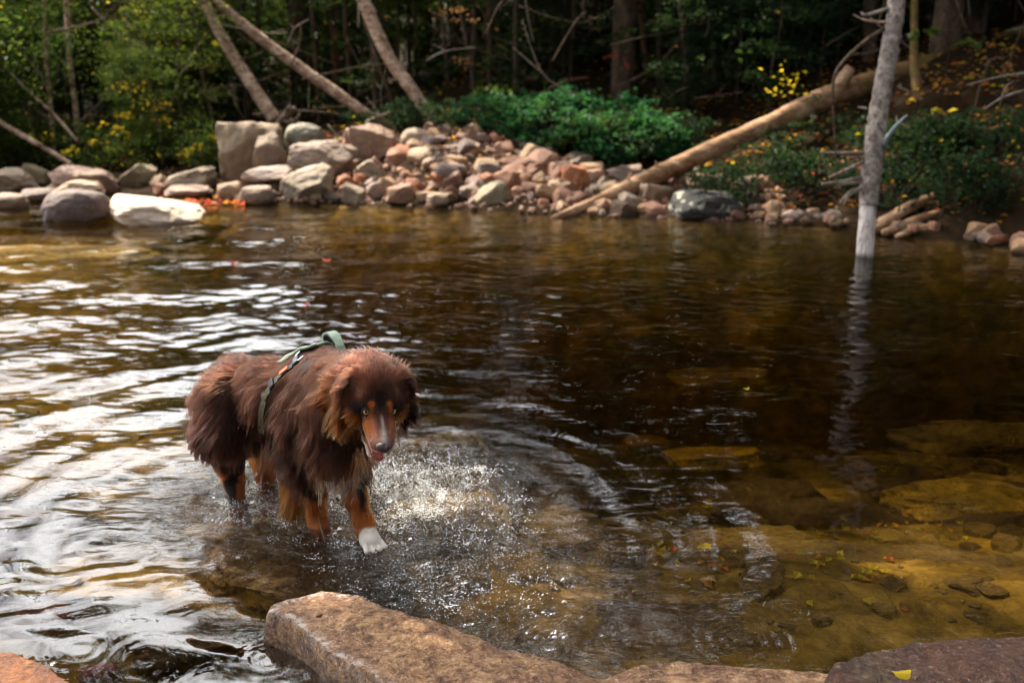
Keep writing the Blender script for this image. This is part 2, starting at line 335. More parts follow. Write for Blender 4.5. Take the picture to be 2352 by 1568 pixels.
# ------------------------------------------------------------------ terrain
_bpx = [(-900, 447), (-300, 450), (0, 455), (300, 458), (480, 462), (800, 474), (1200, 490), (1500, 506), (1900, 524), (2200, 556), (2352, 585), (2700, 640), (3300, 700)]
_bl = np.array([G(a, b)[:2] for a, b in _bpx])
def bankline(x): return np.interp(x, _bl[:, 0], _bl[:, 1])
def crest(x): return np.interp(x, [-12, -6, -3.5, -2.4, -.65, .4, 1.8, 3, 5, 8], [.25, .16, .2, .34, .56, .34, .20, .32, .6, .9])
def H(x, y):
    x = np.asarray(x, float); y = np.asarray(y, float)
    s = y-bankline(x)
    right = sstep(-3.5, 2.5, x)
    hc = crest(x)
    up = hc*sstep(-.15, 1.75, s) + (.10+.06*right)*np.clip(s-1.6, 0, 3) + (.05+.24*right)*np.clip(s-4.2, 0, 14) + (.06+.10*right)*np.clip(s-18, 0, 60)
    deep = .20 + .22*sstep(2.6, 3.6, y) + 2.9*sstep(3.5, 6.0, y)*sstep(-2.6, .3, x) + .30*sstep(3.5, 6, y)*sstep(1.5, -2.0, x)
    deep = deep - .10*sstep(-.4, -1.6, x)*sstep(3.2, 1.6, y)
    deep = deep - .34*sstep(-.5, -1.5, x)*sstep(7.5, 5.0, y)*sstep(2.6, 3.6, y)
    deep = np.maximum(deep, .12+.08*sstep(2.6, 3.4, y))
    deep = deep - .72*np.exp(-((x+3.4)/1.3)**2-((y-7.1)/1.1)**2)                # pale shoal on the left
    down = -np.minimum(deep, .55*np.clip(-s, 0, 9)+.03)
    down = down*(1-sstep(1.6, .9, y)*.0) 
    z = np.where(s > 0, up, down)
    near = sstep(1.75, .2, y); z = z*(1-near) + near*(.05)                          # near bank under the camera
    p = xyz(x, y, 0)
    z = z + .05*fbm(p*1.1, 3)*np.where(s > 0, 1, .9) + .022*fbm(p*4.3+5, 3) + np.where(s > 4, .25*fbm(p*.33, 2), 0)*right
    z = np.where((s < -.35) & (y > 1.9), np.minimum(z, -.09), z)
    return z
def ray_ground(px, py):
    d = np.linspace(2, 60, 3000); v = (784-py)/F; u = (px-1176)/F
    x = d*u; y = d*(cs+v*sn); z = CAMH+d*(-sn+v*cs)
    k = np.argmax(np.maximum(H(x, y), -.05) >= z); k = k if k else len(d)-1
    return np.array((x[k], y[k], z[k])), d[k]
# one sheet to the horizon, finest where the pool and the bank are
ys = np.concatenate((np.linspace(-40, -1, 14), np.linspace(-.8, 8, 190)[0:], np.linspace(8.05, 14, 110), np.linspace(14.3, 34, 60), np.geomspace(36, 260, 22)))
xs = np.concatenate((-np.geomspace(260, 8, 26), np.linspace(-7.8, 7.8, 330), np.geomspace(8, 260, 26)))
X, Y = np.meshgrid(xs, ys); Z = H(X, Y)
Z = Z + sstep(30, 60, Y)*np.clip(.03*(Y-30), 0, 7)
g = obj('forest_ground', mesh_data('forest_ground', xyz(X, Y, Z).reshape(-1, 3), grid_faces(len(ys), len(xs)), [M['ground']]))
tag(g, kind='structure')

# ------------------------------------------------------------------ water
NR, NCc = 760, 600
yr = np.geomspace(1.0, 14.5, NR)
sx = np.linspace(-1, 1, NCc)
sx = np.concatenate(([-14, -6, -3, -1.8, -1.3], sx, [1.3, 1.8, 3, 6, 14]))
yr = np.concatenate(([-6, -2, 0, .6], yr))
YY = np.repeat(yr[:, None], len(sx), 1); XX = sx[None, :]*(.75+.60*np.clip(YY, 1, 99))
def dist(px, py): q = G(px, py); return np.hypot(XX-q[0], YY-q[1])
def water_height(X, Y):
    h = np.zeros_like(X); r = np.random.default_rng(11)
    dogd = np.hypot(X+.50, (Y-2.75))
    # gentle wavelets, nearly parallel to the far bank
    amp = .25 + .9*sstep(3.0, 5.0, Y)*sstep(12, 7, Y) + .35*sstep(0, -1.5, X)
    amp = amp*(.65+.5*vnoise(xyz(X*.7, Y*.9, 3.3)))
    for k in range(26):
        lam = r.uniform(.06, .20); a = r.normal(0, .5) + .12; kk = 2*math.pi/lam
        h += amp*(.0115/kk)*2.0*np.sin(kk*(np.sin(a)*X+np.cos(a)*Y) + r.uniform(0, 6.28) + 1.2*vnoise(xyz(X*1.3+k, Y*1.3, k)))
    for k in range(10):
        lam = r.uniform(.35, .9); a = r.normal(0, .5); kk = 2*math.pi/lam
        h += (.024/kk)*np.sin(kk*(np.sin(a)*X+np.cos(a)*Y) + r.uniform(0, 6.28))*(.5+.5*sstep(.3, -1.0, X))
    sw = sstep(3.1, 2.4, Y)*sstep(.2, -.4, X)
    wx, wy = X+.10*fbm(xyz(X*2.2, Y*2.2, 4), 3), Y+.07*fbm(xyz(X*2.2, Y*2.2, 9), 3)
    h += sw*.016*fbm(xyz(wx*3.4, wy*7.5, 1.7), 2)
    # wake rings spreading from the dog
    wr = .7*vnoise(xyz(X*2, Y*2, 8)) 
    h += .0028*np.sin(2*math.pi*dogd/.17 + wr*3)*np.exp(-((dogd-.75)/.55)**2)
    h += .0050*np.sin(2*math.pi*dogd/.30 + wr*2)*np.exp(-((dogd-1.5)/.6)**2)*sstep(.4, -.6, X)
    # turbulent water stirred up round the legs
    P = xyz(X*9, Y*9, 0)
    t1 = np.exp(-(np.hypot(X-G(980, 1120)[0], (Y-G(980, 1120)[1])*.9)/.36)**2)+.7*np.exp(-(np.hypot(X-G(640, 1150)[0], (Y-G(640, 1150)[1]))/.38)**2)
    t2 = np.exp(-(np.hypot(X-G(1080, 1340)[0], (Y-G(1080, 1340)[1]))/.30)**2)+.6*np.exp(-(np.hypot(X-G(1350, 1420)[0], (Y-G(1350, 1420)[1]))/.24)**2)
    chop = np.clip(t1+t2, 0, 1.2)
    m = (X > -3) & (X < 3) & (Y < 5) & (Y > .9) & (chop > .02)
    hh = np.zeros_like(X); hh[m] = .017*fbm(P[m], 5) + .006*fbm(P[m]*3.1+7, 4)
    h += hh*chop
    # rings where drops have fallen
    for px, py, R, A in ((1700, 1470, .11, 1.3), (1215, 1425, .075, 1.2), (1375, 1480, .085, 1.2), (1300, 1345, .07, .9), (1190, 940, .10, .9), (1395, 905, .10, .8), (1100, 900, .09, .7),
                         (1230, 990, .10, .7), (1470, 880, .09, .6), (620, 1500, .09, .4), (330, 1500, .12, .25), (180, 1490, .10, .3), (480, 1560, .12, .2), (2240, 1440, .10, .6), (1460, 1290, .07, .7),
                         (1810, 1400, .06, .8), (1500, 1350, .07, .7), (1960, 1010, .07, .5), (2140, 990, .08, .6), (1820, 1050, .06, .5), (1260, 1480, .06, .9)):
        q = G(px, py); rr = np.hypot(X-q[0], Y-q[1]); w = rr < R*2.2
        if w.any(): h[w] += A*.0016*np.cos(2*math.pi*rr[w]/(R*.30))*np.exp(-((rr[w]-R*.55)/(R*.5))**2)
    return h, chop
HH, CH = water_height(XX, YY)
fade = sstep(1.25, 1.1, np.abs(sx))[None, :]*np.ones_like(XX); HH *= fade
nr, nc = XX.shape
V = xyz(XX, YY, HH).reshape(-1, 3)
border = np.concatenate((np.arange(nc), np.arange(1, nr)*nc+nc-1, (nr-1)*nc+np.arange(nc-2, -1, -1), np.arange(nr-2, 0, -1)*nc))
low = V[border].copy(); low[:, 2] = -3.0; nb_ = len(border); base = len(V)
cen = np.array([[0, 5, -3.0]]); V = np.vstack((V, low, cen)); k = np.arange(nb_); k2 = (k+1) % nb_
side = np.stack((border[k2], border[k], base+k, base+k2), 1)
bot = np.stack((np.full(nb_, base+nb_), base+k2, base+k), 1)
me = bpy.data.meshes.new('water')
FQ = np.vstack((grid_faces(nr, nc), side)); nq = len(FQ); nt = len(bot)
me.vertices.add(len(V)); me.vertices.foreach_set('co', V.astype(np.float32).ravel())
me.loops.add(nq*4+nt*3); me.loops.foreach_set('vertex_index', np.concatenate((FQ.ravel(), bot.ravel())).astype(np.int32))
me.polygons.add(nq+nt); me.polygons.foreach_set('loop_start', np.concatenate((np.arange(nq)*4, nq*4+np.arange(nt)*3)).astype(np.int32))
me.polygons.foreach_set('use_smooth', np.concatenate((np.ones(nq-nb_, bool), np.zeros(nb_+nt, bool)))); me.update(calc_edges=True)
at = me.attributes.new('chop', 'FLOAT', 'POINT'); at.data.foreach_set('value', np.concatenate((CH.ravel(), np.zeros(nb_+1))).astype(np.float32))
ac = me.attributes.new('calm', 'FLOAT', 'POINT'); ac.data.foreach_set('value', np.concatenate(((.75*sstep(3.0, 2.3, YY)*sstep(.0, -.5, XX)+.35*sstep(3.2, 2.4, YY)*sstep(.3, .9, XX)).ravel(), np.zeros(nb_+1))).astype(np.float32))
me.materials.append(M['water'])
water = tag(obj('water', me), kind='structure')

# ------------------------------------------------------------------ rocks
def ico(sub):
    import bmesh
    bm = bmesh.new(); bmesh.ops.create_icosphere(bm, subdivisions=sub, radius=1)
    V = np.array([v.co[:] for v in bm.verts]); f = np.array([[v.index for v in p.verts] for p in bm.faces]); bm.free(); return V, f
ICO = {k: ico(k) for k in (2, 3, 4, 5)}
def rock_shape(seed, angular=.8, sub=3, nplanes=11, noise=.05):
    r = np.random.default_rng(seed); V, f = ICO[sub]
    i = np.arange(nplanes)+.5; ph = np.arccos(1-2*i/nplanes); th = i*2.39996+r.uniform(0, 6.28)
    n = np.stack((np.cos(th)*np.sin(ph), np.sin(th)*np.sin(ph), np.cos(ph)), -1)+r.normal(0, .25, (nplanes, 3)); d = r.uniform(.74, 1.02, nplanes)
    ax6 = np.array(((1, 0, 0), (-1, 0, 0), (0, 1, 0), (0, -1, 0), (0, 0, 1), (0, 0, -1.)))+r.normal(0, .20, (6, 3)); n = np.vstack((n, ax6)); d = np.concatenate((d, r.uniform(.62, .82, 6))); n /= np.linalg.norm(n, axis=1)[:, None]
    dots = V @ n.T
    lim = np.where(dots > .05, d/np.maximum(dots, .05), 9)
    soft = 80
    rad = -np.log(np.exp(-soft*np.minimum(lim, 2)).sum(1)+np.exp(-soft*(1.35-.5*(1-angular))))/soft
    rad = np.clip(angular*1.15, 0, 1)*rad + (1-np.clip(angular*1.15, 0, 1))*.8
    rad = rad*(1+noise*fbm(V*1.7+seed*3.1, 4)+noise*.5*fbm(V*6+seed, 4))
    P = V*rad[:, None]; P = P/np.abs(P).max(0)
    return P, f
def rock(name, seed, loc, size, color, mat='granite', label=None, cat='stone', group=None, rot=(0, 0, 0), angular=.8, sub=3, noise=.05, smooth=True):
    P, f = rock_shape(seed, angular, sub, noise=noise); P = P*np.array(size)
    R = np.array(Matrix.Rotation(rot[2], 3, 'Z') @ Matrix.Rotation(rot[1], 3, 'Y') @ Matrix.Rotation(rot[0], 3, 'X'))
    m = mesh_data(name, P@R.T, f, [M[mat]], smooth)
    if smooth and angular > .5:
        try: m.set_sharp_from_angle(angle=math.radians(24))
        except Exception: pass
    o = obj(name, m, None, tuple(loc)); o.color = (*(np.array(color)*.78), 1)
    return tag(o, label, cat, group)
PINK, TAN, GREY, BROWN, CREAM, RUST = (.42, .23, .16), (.42, .29, .17), (.28, .24, .21), (.20, .13, .08), (.52, .42, .29), (.40, .16, .07)
MAUVE, OLIVE, WHITE = (.27, .22, .23), (.28, .25, .15), (.66, .60, .55)
# big stones of the far bank: px centre, py centre, width px, height px, depth factor, colour, material, rot, angular, seed, label
big = [
 (568, 362, 168, 140, 10.9, (.36,.30,.22), 'granite', (0,.05,.2), .8, 21, 'huge tan boulder with stained face at the left end of the stone pile'),
 (618, 352, 76, 74, 10.55, (.33,.27,.22), 'granite', (.1,0,.4), .95, 22, 'square edged block leaning on the front of the huge tan boulder'),
 (700, 322, 100, 62, 11.2, (.30,.34,.30), 'granite', (0,0,0), .3, 23, 'rounded grey boulder tinged blue green on its crown'),
 (735, 368, 150, 76, 10.6, (.34,.29,.27), 'granite', (0,.15,.1), .9, 24, 'broad grey brown angular boulder below the blue green one'),
 (617, 398, 130, 26, 10.35, (.55,.50,.50), 'granite', (0,-.08,.0), .7, 25, 'long pale slab of stone lying before the huge tan boulder'),
 (708, 424, 140, 66, 10.05, (.45,.42,.36), 'granite', (0,-.3,.1), .95, 26, 'large pale wedge of stone with sharp dark right edge at the waterline'),
 (800, 368, 52, 62, 10.8, (.36,.29,.25), 'granite', (0,0,.3), .8, 27, 'upright greyish pink stone beside the big two faced boulder'),
 (858, 338, 128, 92, 11.0, (.38,.28,.22), 'granite', (.2,.1,.3), .7, 28, 'big brown boulder with dark underside at the crest of the pile'),
 (822, 312, 66, 34, 11.3, (.50,.36,.28), 'granite', (0,0,0), .6, 29, 'low salmon boulder behind the big brown one'),
 (955, 321, 74, 44, 11.1, (.48,.42,.34), 'granite', (0,0,0), .3, 30, 'smooth cream cobble on the crest of the pile'),
 (1022, 311, 46, 36, 11.3, (.34,.24,.21), 'granite', (.3,.4,0), .9, 31, 'small tilted mauve block beside the foot of the leaning birch'),
 (1010, 352, 124, 30, 10.9, (.40,.34,.26), 'granite', (0,-.05,0), .8, 32, 'long flat tan stone across the upper pile'),
 (993, 386, 66, 50, 10.5, (.46,.35,.27), 'granite', (.2,0,.2), .95, 33, 'blocky pinkish tan stone in the middle of the pile'),
 (911, 368, 56, 44, 10.7, (.44,.26,.18), 'granite', (0,.2,.3), .9, 34, 'orange pink angular stone right of the big brown boulder'),
 (1028, 422, 90, 42, 10.1, (.37,.25,.21), 'granite', (0,-.2,0), .85, 35, 'dusky pink flat stone in the lower middle of the pile'),
 (1130, 412, 100, 56, 10.2, (.36,.32,.28), 'granite', (0,-.25,0), .85, 36, 'grey stone slanting up to the right above the pale wedge'),
 (1132, 458, 90, 58, 9.6, (.42,.40,.30), 'granite', (0,-.55,0), .95, 37, 'pale greenish wedge of stone standing at the waterline with dark side'),
 (1242, 372, 118, 54, 10.7, (.42,.32,.20), 'granite', (0,.3,.1), .85, 38, 'large ochre and grey boulder sloping right by the green undergrowth'),
 (1306, 402, 62, 34, 10.6, (.34,.28,.25), 'granite', (0,.1,0), .9, 39, 'grey block just right of the ochre boulder'),
 (1282, 436, 96, 50, 10.0, (.32,.29,.27), 'granite', (0,.1,.2), .8, 40, 'grey stone with one red leaf fleck below the ochre boulder'),
 (1366, 424, 66, 60, 9.9, (.45,.29,.21), 'granite', (0,-.3,.2), .7, 41, 'upright orange pink stone left of the fallen log'),
 (590, 448, 84, 34, 10.0, (.40,.33,.29), 'granite', (0,0,0), .5, 42, 'low rounded pinkish stone at the waterline below the pale slab'),
 (530, 440, 66, 36, 10.2, (.42,.32,.23), 'granite', (0,0,0), .5, 43, 'low tan stone at the left foot of the pile'),
 (812, 448, 58, 40, 9.9, (.50,.45,.38), 'granite', (0,.4,0), .9, 44, 'pointed cream stone at the waterline right of the big wedge'),
 (865, 438, 46, 34, 10.0, (.46,.38,.35), 'granite', (0,-.3,.3), .5, 45, 'egg shaped pale mauve cobble low in the pile'),
 (1005, 458, 56, 26, 9.6, (.52,.44,.36), 'granite', (0,0,0), .4, 46, 'small cream cobble at the waterline in the middle'),
 (925, 448, 80, 42, 9.8, (.38,.23,.16), 'granite', (0,0,0), .8, 47, 'rust brown stone at the waterline left of the cream cobble'),
 (848, 398, 62, 44, 10.4, (.38,.38,.31), 'granite', (0,-.5,0), .95, 48, 'grey green pointed stone under the big brown boulder'),
 (1628, 424, 122, 44, 9.7, (.40,.29,.23), 'granite', (0,0,0), .8, 49, 'flat topped pinkish boulder right of the fallen log'),
 (1508, 452, 84, 46, 9.5, (.30,.23,.18), 'granite', (0,.1,.2), .95, 50, 'brown square cut block under the fallen log'),
 (1625, 478, 176, 66, 9.1, (.3,.28,.2), 'lichen', (0,0,0), .6, 51, 'black and white lichened boulder at the waterline'),
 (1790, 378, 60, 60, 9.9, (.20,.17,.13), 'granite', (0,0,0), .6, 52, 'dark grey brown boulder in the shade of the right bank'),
 (1803, 505, 84, 28, 8.9, (.24,.17,.11), 'granite', (0,.1,0), .6, 53, 'low brown stone at the water right of the lichened boulder'),
 (1430, 402, 96, 32, 10.0, (.33,.25,.21), 'granite', (0,-.15,0), .8, 54, 'grey pink stone behind the fallen log'),
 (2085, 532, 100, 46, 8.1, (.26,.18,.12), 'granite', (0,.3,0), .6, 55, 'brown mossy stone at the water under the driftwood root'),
 (318, 404, 90, 42, 11.0, (.24,.21,.13), 'granite', (0,-.4,.3), .9, 56, 'olive brown tilted rock left of the pile before the bushes'),
 (438, 414, 120, 44, 10.7, (.31,.27,.20), 'granite', (0,-.3,0), .85, 57, 'grey tan sloping rock between the pile and the left stones'),
 (428, 440, 120, 24, 10.3, (.34,.27,.24), 'granite', (0,0,0), .6, 58, 'low flat mauve brown rock by the red leaves'),
 (195, 418, 150, 56, 10.7, (.36,.27,.23), 'granite', (0,.1,0), .5, 59, 'rounded brown pink boulder behind the dark mauve one'),
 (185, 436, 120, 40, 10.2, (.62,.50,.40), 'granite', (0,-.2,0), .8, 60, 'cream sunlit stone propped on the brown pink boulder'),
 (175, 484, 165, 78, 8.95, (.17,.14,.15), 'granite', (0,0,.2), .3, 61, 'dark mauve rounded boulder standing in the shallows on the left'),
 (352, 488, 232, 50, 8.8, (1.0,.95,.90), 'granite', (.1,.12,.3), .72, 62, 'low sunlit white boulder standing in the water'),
 (85, 402, 80, 34, 11.1, (.26,.24,.14), 'granite', (0,.3,0), .9, 63, 'small olive slab at the edge of the left bushes'),
 (30, 420, 130, 54, 10.6, (.32,.27,.21), 'granite', (0,.1,0), .6, 64, 'grey brown boulder cut by the left edge of view'),
 (95, 448, 90, 30, 10.2, (.26,.23,.24), 'granite', (0,0,0), .6, 65, 'grey blue stone low between the left boulders'),
 (22, 468, 90, 40, 9.7, (.38,.30,.24), 'granite', (0,0,0), .4, 66, 'small tan cobble in the shallows nearest the left edge'),
 (882, 283, 110, 44, 12.2, (.26,.22,.17), 'granite', (0,-.3,0), .7, 67, 'grey sloping rock behind the crest below the leaning birches'),
 (988, 292, 30, 18, 11.4, (.48,.34,.28), 'granite', (0,0,0), .6, 68, 'small pale stone perched on a block at the crest'),
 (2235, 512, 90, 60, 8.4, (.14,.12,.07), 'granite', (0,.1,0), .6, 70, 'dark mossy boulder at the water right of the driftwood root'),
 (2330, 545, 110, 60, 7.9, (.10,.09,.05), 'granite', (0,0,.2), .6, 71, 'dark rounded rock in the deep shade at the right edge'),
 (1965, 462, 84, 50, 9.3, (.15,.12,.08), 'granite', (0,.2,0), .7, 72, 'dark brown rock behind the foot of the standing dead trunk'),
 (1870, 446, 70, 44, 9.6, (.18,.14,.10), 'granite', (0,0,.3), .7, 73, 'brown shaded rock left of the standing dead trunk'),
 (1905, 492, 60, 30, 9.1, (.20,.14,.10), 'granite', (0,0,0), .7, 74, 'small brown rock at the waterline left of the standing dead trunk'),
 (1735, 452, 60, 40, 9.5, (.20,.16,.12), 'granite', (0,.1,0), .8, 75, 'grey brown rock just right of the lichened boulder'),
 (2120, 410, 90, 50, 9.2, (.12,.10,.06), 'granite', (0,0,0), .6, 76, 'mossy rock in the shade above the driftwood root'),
 (990, 316, 38, 34, 11.3, (.38,.26,.22), 'granite', (0,0,0), .9, 69, 'pink block that carries the small perched stone'),
]
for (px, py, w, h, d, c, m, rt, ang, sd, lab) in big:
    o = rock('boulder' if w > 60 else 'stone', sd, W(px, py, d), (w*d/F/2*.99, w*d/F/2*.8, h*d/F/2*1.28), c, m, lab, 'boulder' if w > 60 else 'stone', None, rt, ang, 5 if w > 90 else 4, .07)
# rubble between them, each stone its own object; a dozen shapes shared
shapes = []
for k in range(14):
    P, f = rock_shape(300+k, (.9, .95, .85, .7)[k % 4], 3, noise=.05)
    mm = mesh_data('rubble_stone', P, f, [M['granite']], True)
    try: mm.set_sharp_from_angle(angle=math.radians(22))
    except Exception: pass
    shapes.append(mm)
cols = [(PINK, 'pinkish'), (RUST, 'rusty orange'), (TAN, 'tan'), (CREAM, 'cream'), (GREY, 'grey'), (BROWN, 'brown'), (MAUVE, 'mauve')]
rr = np.random.default_rng(5)
def zone_name(px, py):
    if px > 1430: return 'right of the fallen log foot' if px < 1760 else 'along the shaded right bank'
    if px < 500: return 'among the low stones on the left bank'
    a = 'low' if py > 420 else 'high'
    b = 'left part' if px < 850 else ('middle' if px < 1130 else 'right part')
    return f'{a} in the {b} of the stone pile'
cnt = 0
def small_stone(px, py, spx, bed=False):
    global cnt
    p, d = ray_ground(px, py); k = rr.choice(7, p=(.30, .10, .17, .13, .15, .07, .08)); c, nm = cols[k]
    c = np.array(c)*rr.uniform(.45, 1.05); s = spx*d/F/2
    o = obj('stone', shapes[rr.integers(14)], None, tuple(p+np.array((0, 0, s*.25)))); o.color = (*c, 1)
    o.scale = (s*rr.uniform(.9, 1.35), s*rr.uniform(.8, 1.2), s*rr.uniform(.55, 1.0))
    o.rotation_euler = (rr.normal(0, .35), rr.normal(0, .35), rr.uniform(0, 6.28))
    z = zone_name(px, py); tag(o, f'small {nm} stone {z}', 'stone', f'rubble stones {z}'); cnt += 1
def crest_py(px): return np.interp(px, [480, 700, 800, 1040, 1150, 1250, 1330, 1400, 1600, 1760, 2000], [420, 380, 320, 296, 318, 350, 378, 398, 405, 430, 470])
def foot_py(px): return np.interp(px, [480, 800, 1200, 1500, 1900, 2200], [452, 468, 484, 500, 518, 540])
for _ in range(215):
    px = rr.uniform(760, 1420) if rr.random() < .82 else rr.uniform(1420, 1780)
    a, b = crest_py(px), foot_py(px); t = rr.random(); small_stone(px, a+(b-a)*t, rr.choice((24, 32, 42, 54, 66), p=(.22, .28, .24, .17, .09)))
for _ in range(22): px = rr.uniform(500, 760); small_stone(px, rr.uniform(425, 458), rr.uniform(20, 36))
for _ in range(22): px = rr.uniform(1760, 2060); small_stone(px, foot_py(px)-rr.uniform(0, 22), rr.uniform(20, 42))
for _ in range(14): px = rr.uniform(2040, 2480); small_stone(px, np.interp(px, [2040, 2200, 2352, 2480], [525, 548, 578, 600])-rr.uniform(0, 26), rr.uniform(24, 60))
for _ in range(20): px = rr.uniform(0, 480); small_stone(px, rr.uniform(415, 450), rr.uniform(22, 46))
# gravel fill under the rubble, uncountable
def gravel():
    Vs, Fs, o = [], [], 0; P0, f0 = ICO[2][0], ICO[2][1]; r = np.random.default_rng(9)
    import itertools
    Pc, fc = rock_shape(400, .9, 2)
    for _ in range(1500):
        px = r.uniform(500, 1800); a, b = crest_py(px), foot_py(px)+4; p, d = ray_ground(px, a+(b-a)*r.random())
        s = r.uniform(8, 18)*d/F/2; q = r.permutation(3)
        Vs.append(Pc[:, q]*s*r.uniform(.6, 1.2, 3)+p); Fs.append(fc+o); o += len(Pc)
    return mesh_data('gravel', np.vstack(Vs), np.vstack(Fs), [M['granite']], False)
gv = obj('gravel', gravel()); gv.color = (.36, .23, .18, 1); tag(gv, 'small pinkish gravel filling the gaps of the stone pile', 'gravel', None, 'stuff')

# submerged boulders
sub = [
 (700, 1275, -.035, .34, .20, .16, (.42,.30,.19), 'broad flat submerged rock the dog is standing on'),
 (1300, 1205, -.05, .13, .14, .10, (.34,.27,.15), 'round pale boulder under water right of the splash'),
 (1420, 1250, -.10, .10, .09, .12, (.36,.30,.16), 'forked pale stone under water beside the round one'),
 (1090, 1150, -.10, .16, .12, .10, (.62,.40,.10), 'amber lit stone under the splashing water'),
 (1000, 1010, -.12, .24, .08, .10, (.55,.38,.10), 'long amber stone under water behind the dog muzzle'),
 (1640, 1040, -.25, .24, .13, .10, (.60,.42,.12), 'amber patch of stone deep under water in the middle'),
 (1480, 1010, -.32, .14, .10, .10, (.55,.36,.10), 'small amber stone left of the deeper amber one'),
 (2000, 1320, -.14, .55, .30, .16, (.34,.27,.15), 'wide flat tan rock under water on the right'),
 (1700, 1240, -.22, .28, .16, .14, (.28,.22,.11), 'dark brown flat stone under water right of centre'),
 (2200, 1130, -.24, .30, .16, .12, (.50,.34,.11), 'ochre stone under water near the right edge'),
 (1620, 1440, -.09, .34, .16, .12, (.36,.23,.11), 'brown slab just under water behind the near ledge'),
 (1950, 1430, -.12, .36, .16, .13, (.27,.22,.12), 'olive slab under water below the dark near rock'),
 (2330, 1330, -.14, .30, .24, .14, (.30,.25,.14), 'pale slab under water at the right edge'),
 (1520, 1340, -.16, .20, .13, .12, (.33,.26,.14), 'oval tan stone under water before the round boulder'),
 (150, 1210, -.06, .42, .08, .10, (.20,.17,.04), 'long mossy ridge of rock under water on the left'),
 (330, 1400, -.05, .46, .07, .12, (.16,.14,.035), 'dark mossy rock ledge under water left of the near slab'),
 (420, 1480, -.04, .13, .04, .07, (.18,.16,.03), 'small mossy stone breaking the surface by the near slab'),
 (250, 900, -.25, .4, .25, .16, (.30,.26,.08), 'olive boulder under water left of the dog back'),
 (120, 740, -.35, .5, .3, .2, (.34,.28,.09), 'olive gold boulder under water at the far left'),
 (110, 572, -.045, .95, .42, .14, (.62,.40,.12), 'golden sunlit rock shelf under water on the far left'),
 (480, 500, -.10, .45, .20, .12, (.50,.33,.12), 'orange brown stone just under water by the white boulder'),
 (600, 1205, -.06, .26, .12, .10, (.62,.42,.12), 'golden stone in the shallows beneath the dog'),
 (1010, 1160, -.07, .20, .16, .10, (.62,.42,.12), 'golden stone beneath the white splash'),
 (100, 1405, -.02, .085, .035, .05, (.50,.07,.03), 'red stone added just under water as a red reflection at the lower left'),  # red reflection on the water, imitated by an added red stone
 (230, 1545, -.02, .05, .022, .04, (.48,.08,.04), 'small red stone added as a reflection near the bottom left rock'),
 (2100, 880, -.30, .8, .25, .2, (.26,.22,.11), 'long submerged ledge beyond the standing dead trunk'),
]
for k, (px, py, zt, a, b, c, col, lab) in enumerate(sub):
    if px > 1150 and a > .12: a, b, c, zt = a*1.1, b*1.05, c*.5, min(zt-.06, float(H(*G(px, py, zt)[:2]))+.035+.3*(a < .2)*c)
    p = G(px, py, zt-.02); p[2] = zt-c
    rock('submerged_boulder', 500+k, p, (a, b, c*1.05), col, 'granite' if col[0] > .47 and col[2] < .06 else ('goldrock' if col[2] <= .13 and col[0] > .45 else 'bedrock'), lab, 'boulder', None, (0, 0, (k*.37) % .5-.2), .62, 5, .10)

# near slabs built as dense solid relief from their outlines
def poly_sd(X, Y, poly):
    poly = np.asarray(poly); n = len(poly); d = np.full(X.shape, 1e9); ins = np.zeros(X.shape, bool)
    for i in range(n):
        a, b = poly[i], poly[(i+1) % n]; e = b-a; w = np.stack((X-a[0], Y-a[1]), -1)
        t = np.clip((w@e)/(e@e), 0, 1); q = w-t[..., None]*e; d = np.minimum(d, np.hypot(q[..., 0], q[..., 1]))
        c = ((a[1] > Y) != (b[1] > Y)) & (X < (b[0]-a[0])*(Y-a[1])/(b[1]-a[1]+1e-12)+a[0]); ins ^= c
    return np.where(ins, d, -d)
def relief(name, pix, ztop_px, zfun, color, mat, label, res=.005, edge=.03, zb=-.3, noise=.012, power=.45, painted_sheen=None):
    poly = np.array([G(a, b, ztop_px)[:2] for a, b in pix])
    lo = poly.min(0)-.06; hi = poly.max(0)+.06
    xs = np.arange(lo[0], hi[0], res); ys = np.arange(lo[1], hi[1], res); X, Y = np.meshgrid(xs, ys)
    w = .012*fbm(xyz(X*6, Y*6, 1), 3); sd = poly_sd(X, Y, poly)+w
    zt = zfun(X, Y)+noise*fbm(xyz(X*5, Y*5, 2.2), 5)+.0025*fbm(xyz(X*45, Y*45, .7), 2)
    t = np.clip((sd+edge)/(edge*1.15), 0, 1)**power
    Zz = zb+(zt-zb)*t
    keep = sd > -edge-res*2
    idx = -np.ones(X.shape, int); Vn = keep.sum(); idx[keep] = np.arange(Vn)
    f = np.stack((idx[:-1, :-1], idx[:-1, 1:], idx[1:, 1:], idx[1:, :-1]), -1).reshape(-1, 4); f = f[(f >= 0).all(1)]
    o = obj(name, mesh_data(name, xyz(X, Y, Zz)[keep], f, [M[mat]])); o.color = (*color, 1)
    if painted_sheen is not None:
        at_ = o.data.attributes.new('painted_sheen', 'FLOAT', 'POINT'); cv = np.exp(-((sd-.014)/.013)**2)*painted_sheen(X, Y); at_.data.foreach_set('value', cv[keep].astype(np.float32))
    return tag(o, label, 'boulder')
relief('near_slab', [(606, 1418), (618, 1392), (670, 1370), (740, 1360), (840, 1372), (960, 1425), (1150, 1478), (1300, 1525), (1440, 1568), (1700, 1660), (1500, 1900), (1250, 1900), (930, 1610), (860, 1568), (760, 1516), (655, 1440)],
       .050, lambda X, Y: .060-.016*sstep(-.4, .35, X)+.02*sstep(2.0, 1.4, Y), (.25, .155, .105), 'near', 'long reddish brown granite slab with painted white edge sheen at the bottom of the view', .005, .020, -.3, .014, .35, lambda X, Y: sstep(.06, .0, X+.36-(2.12-Y)*.95)*.9)
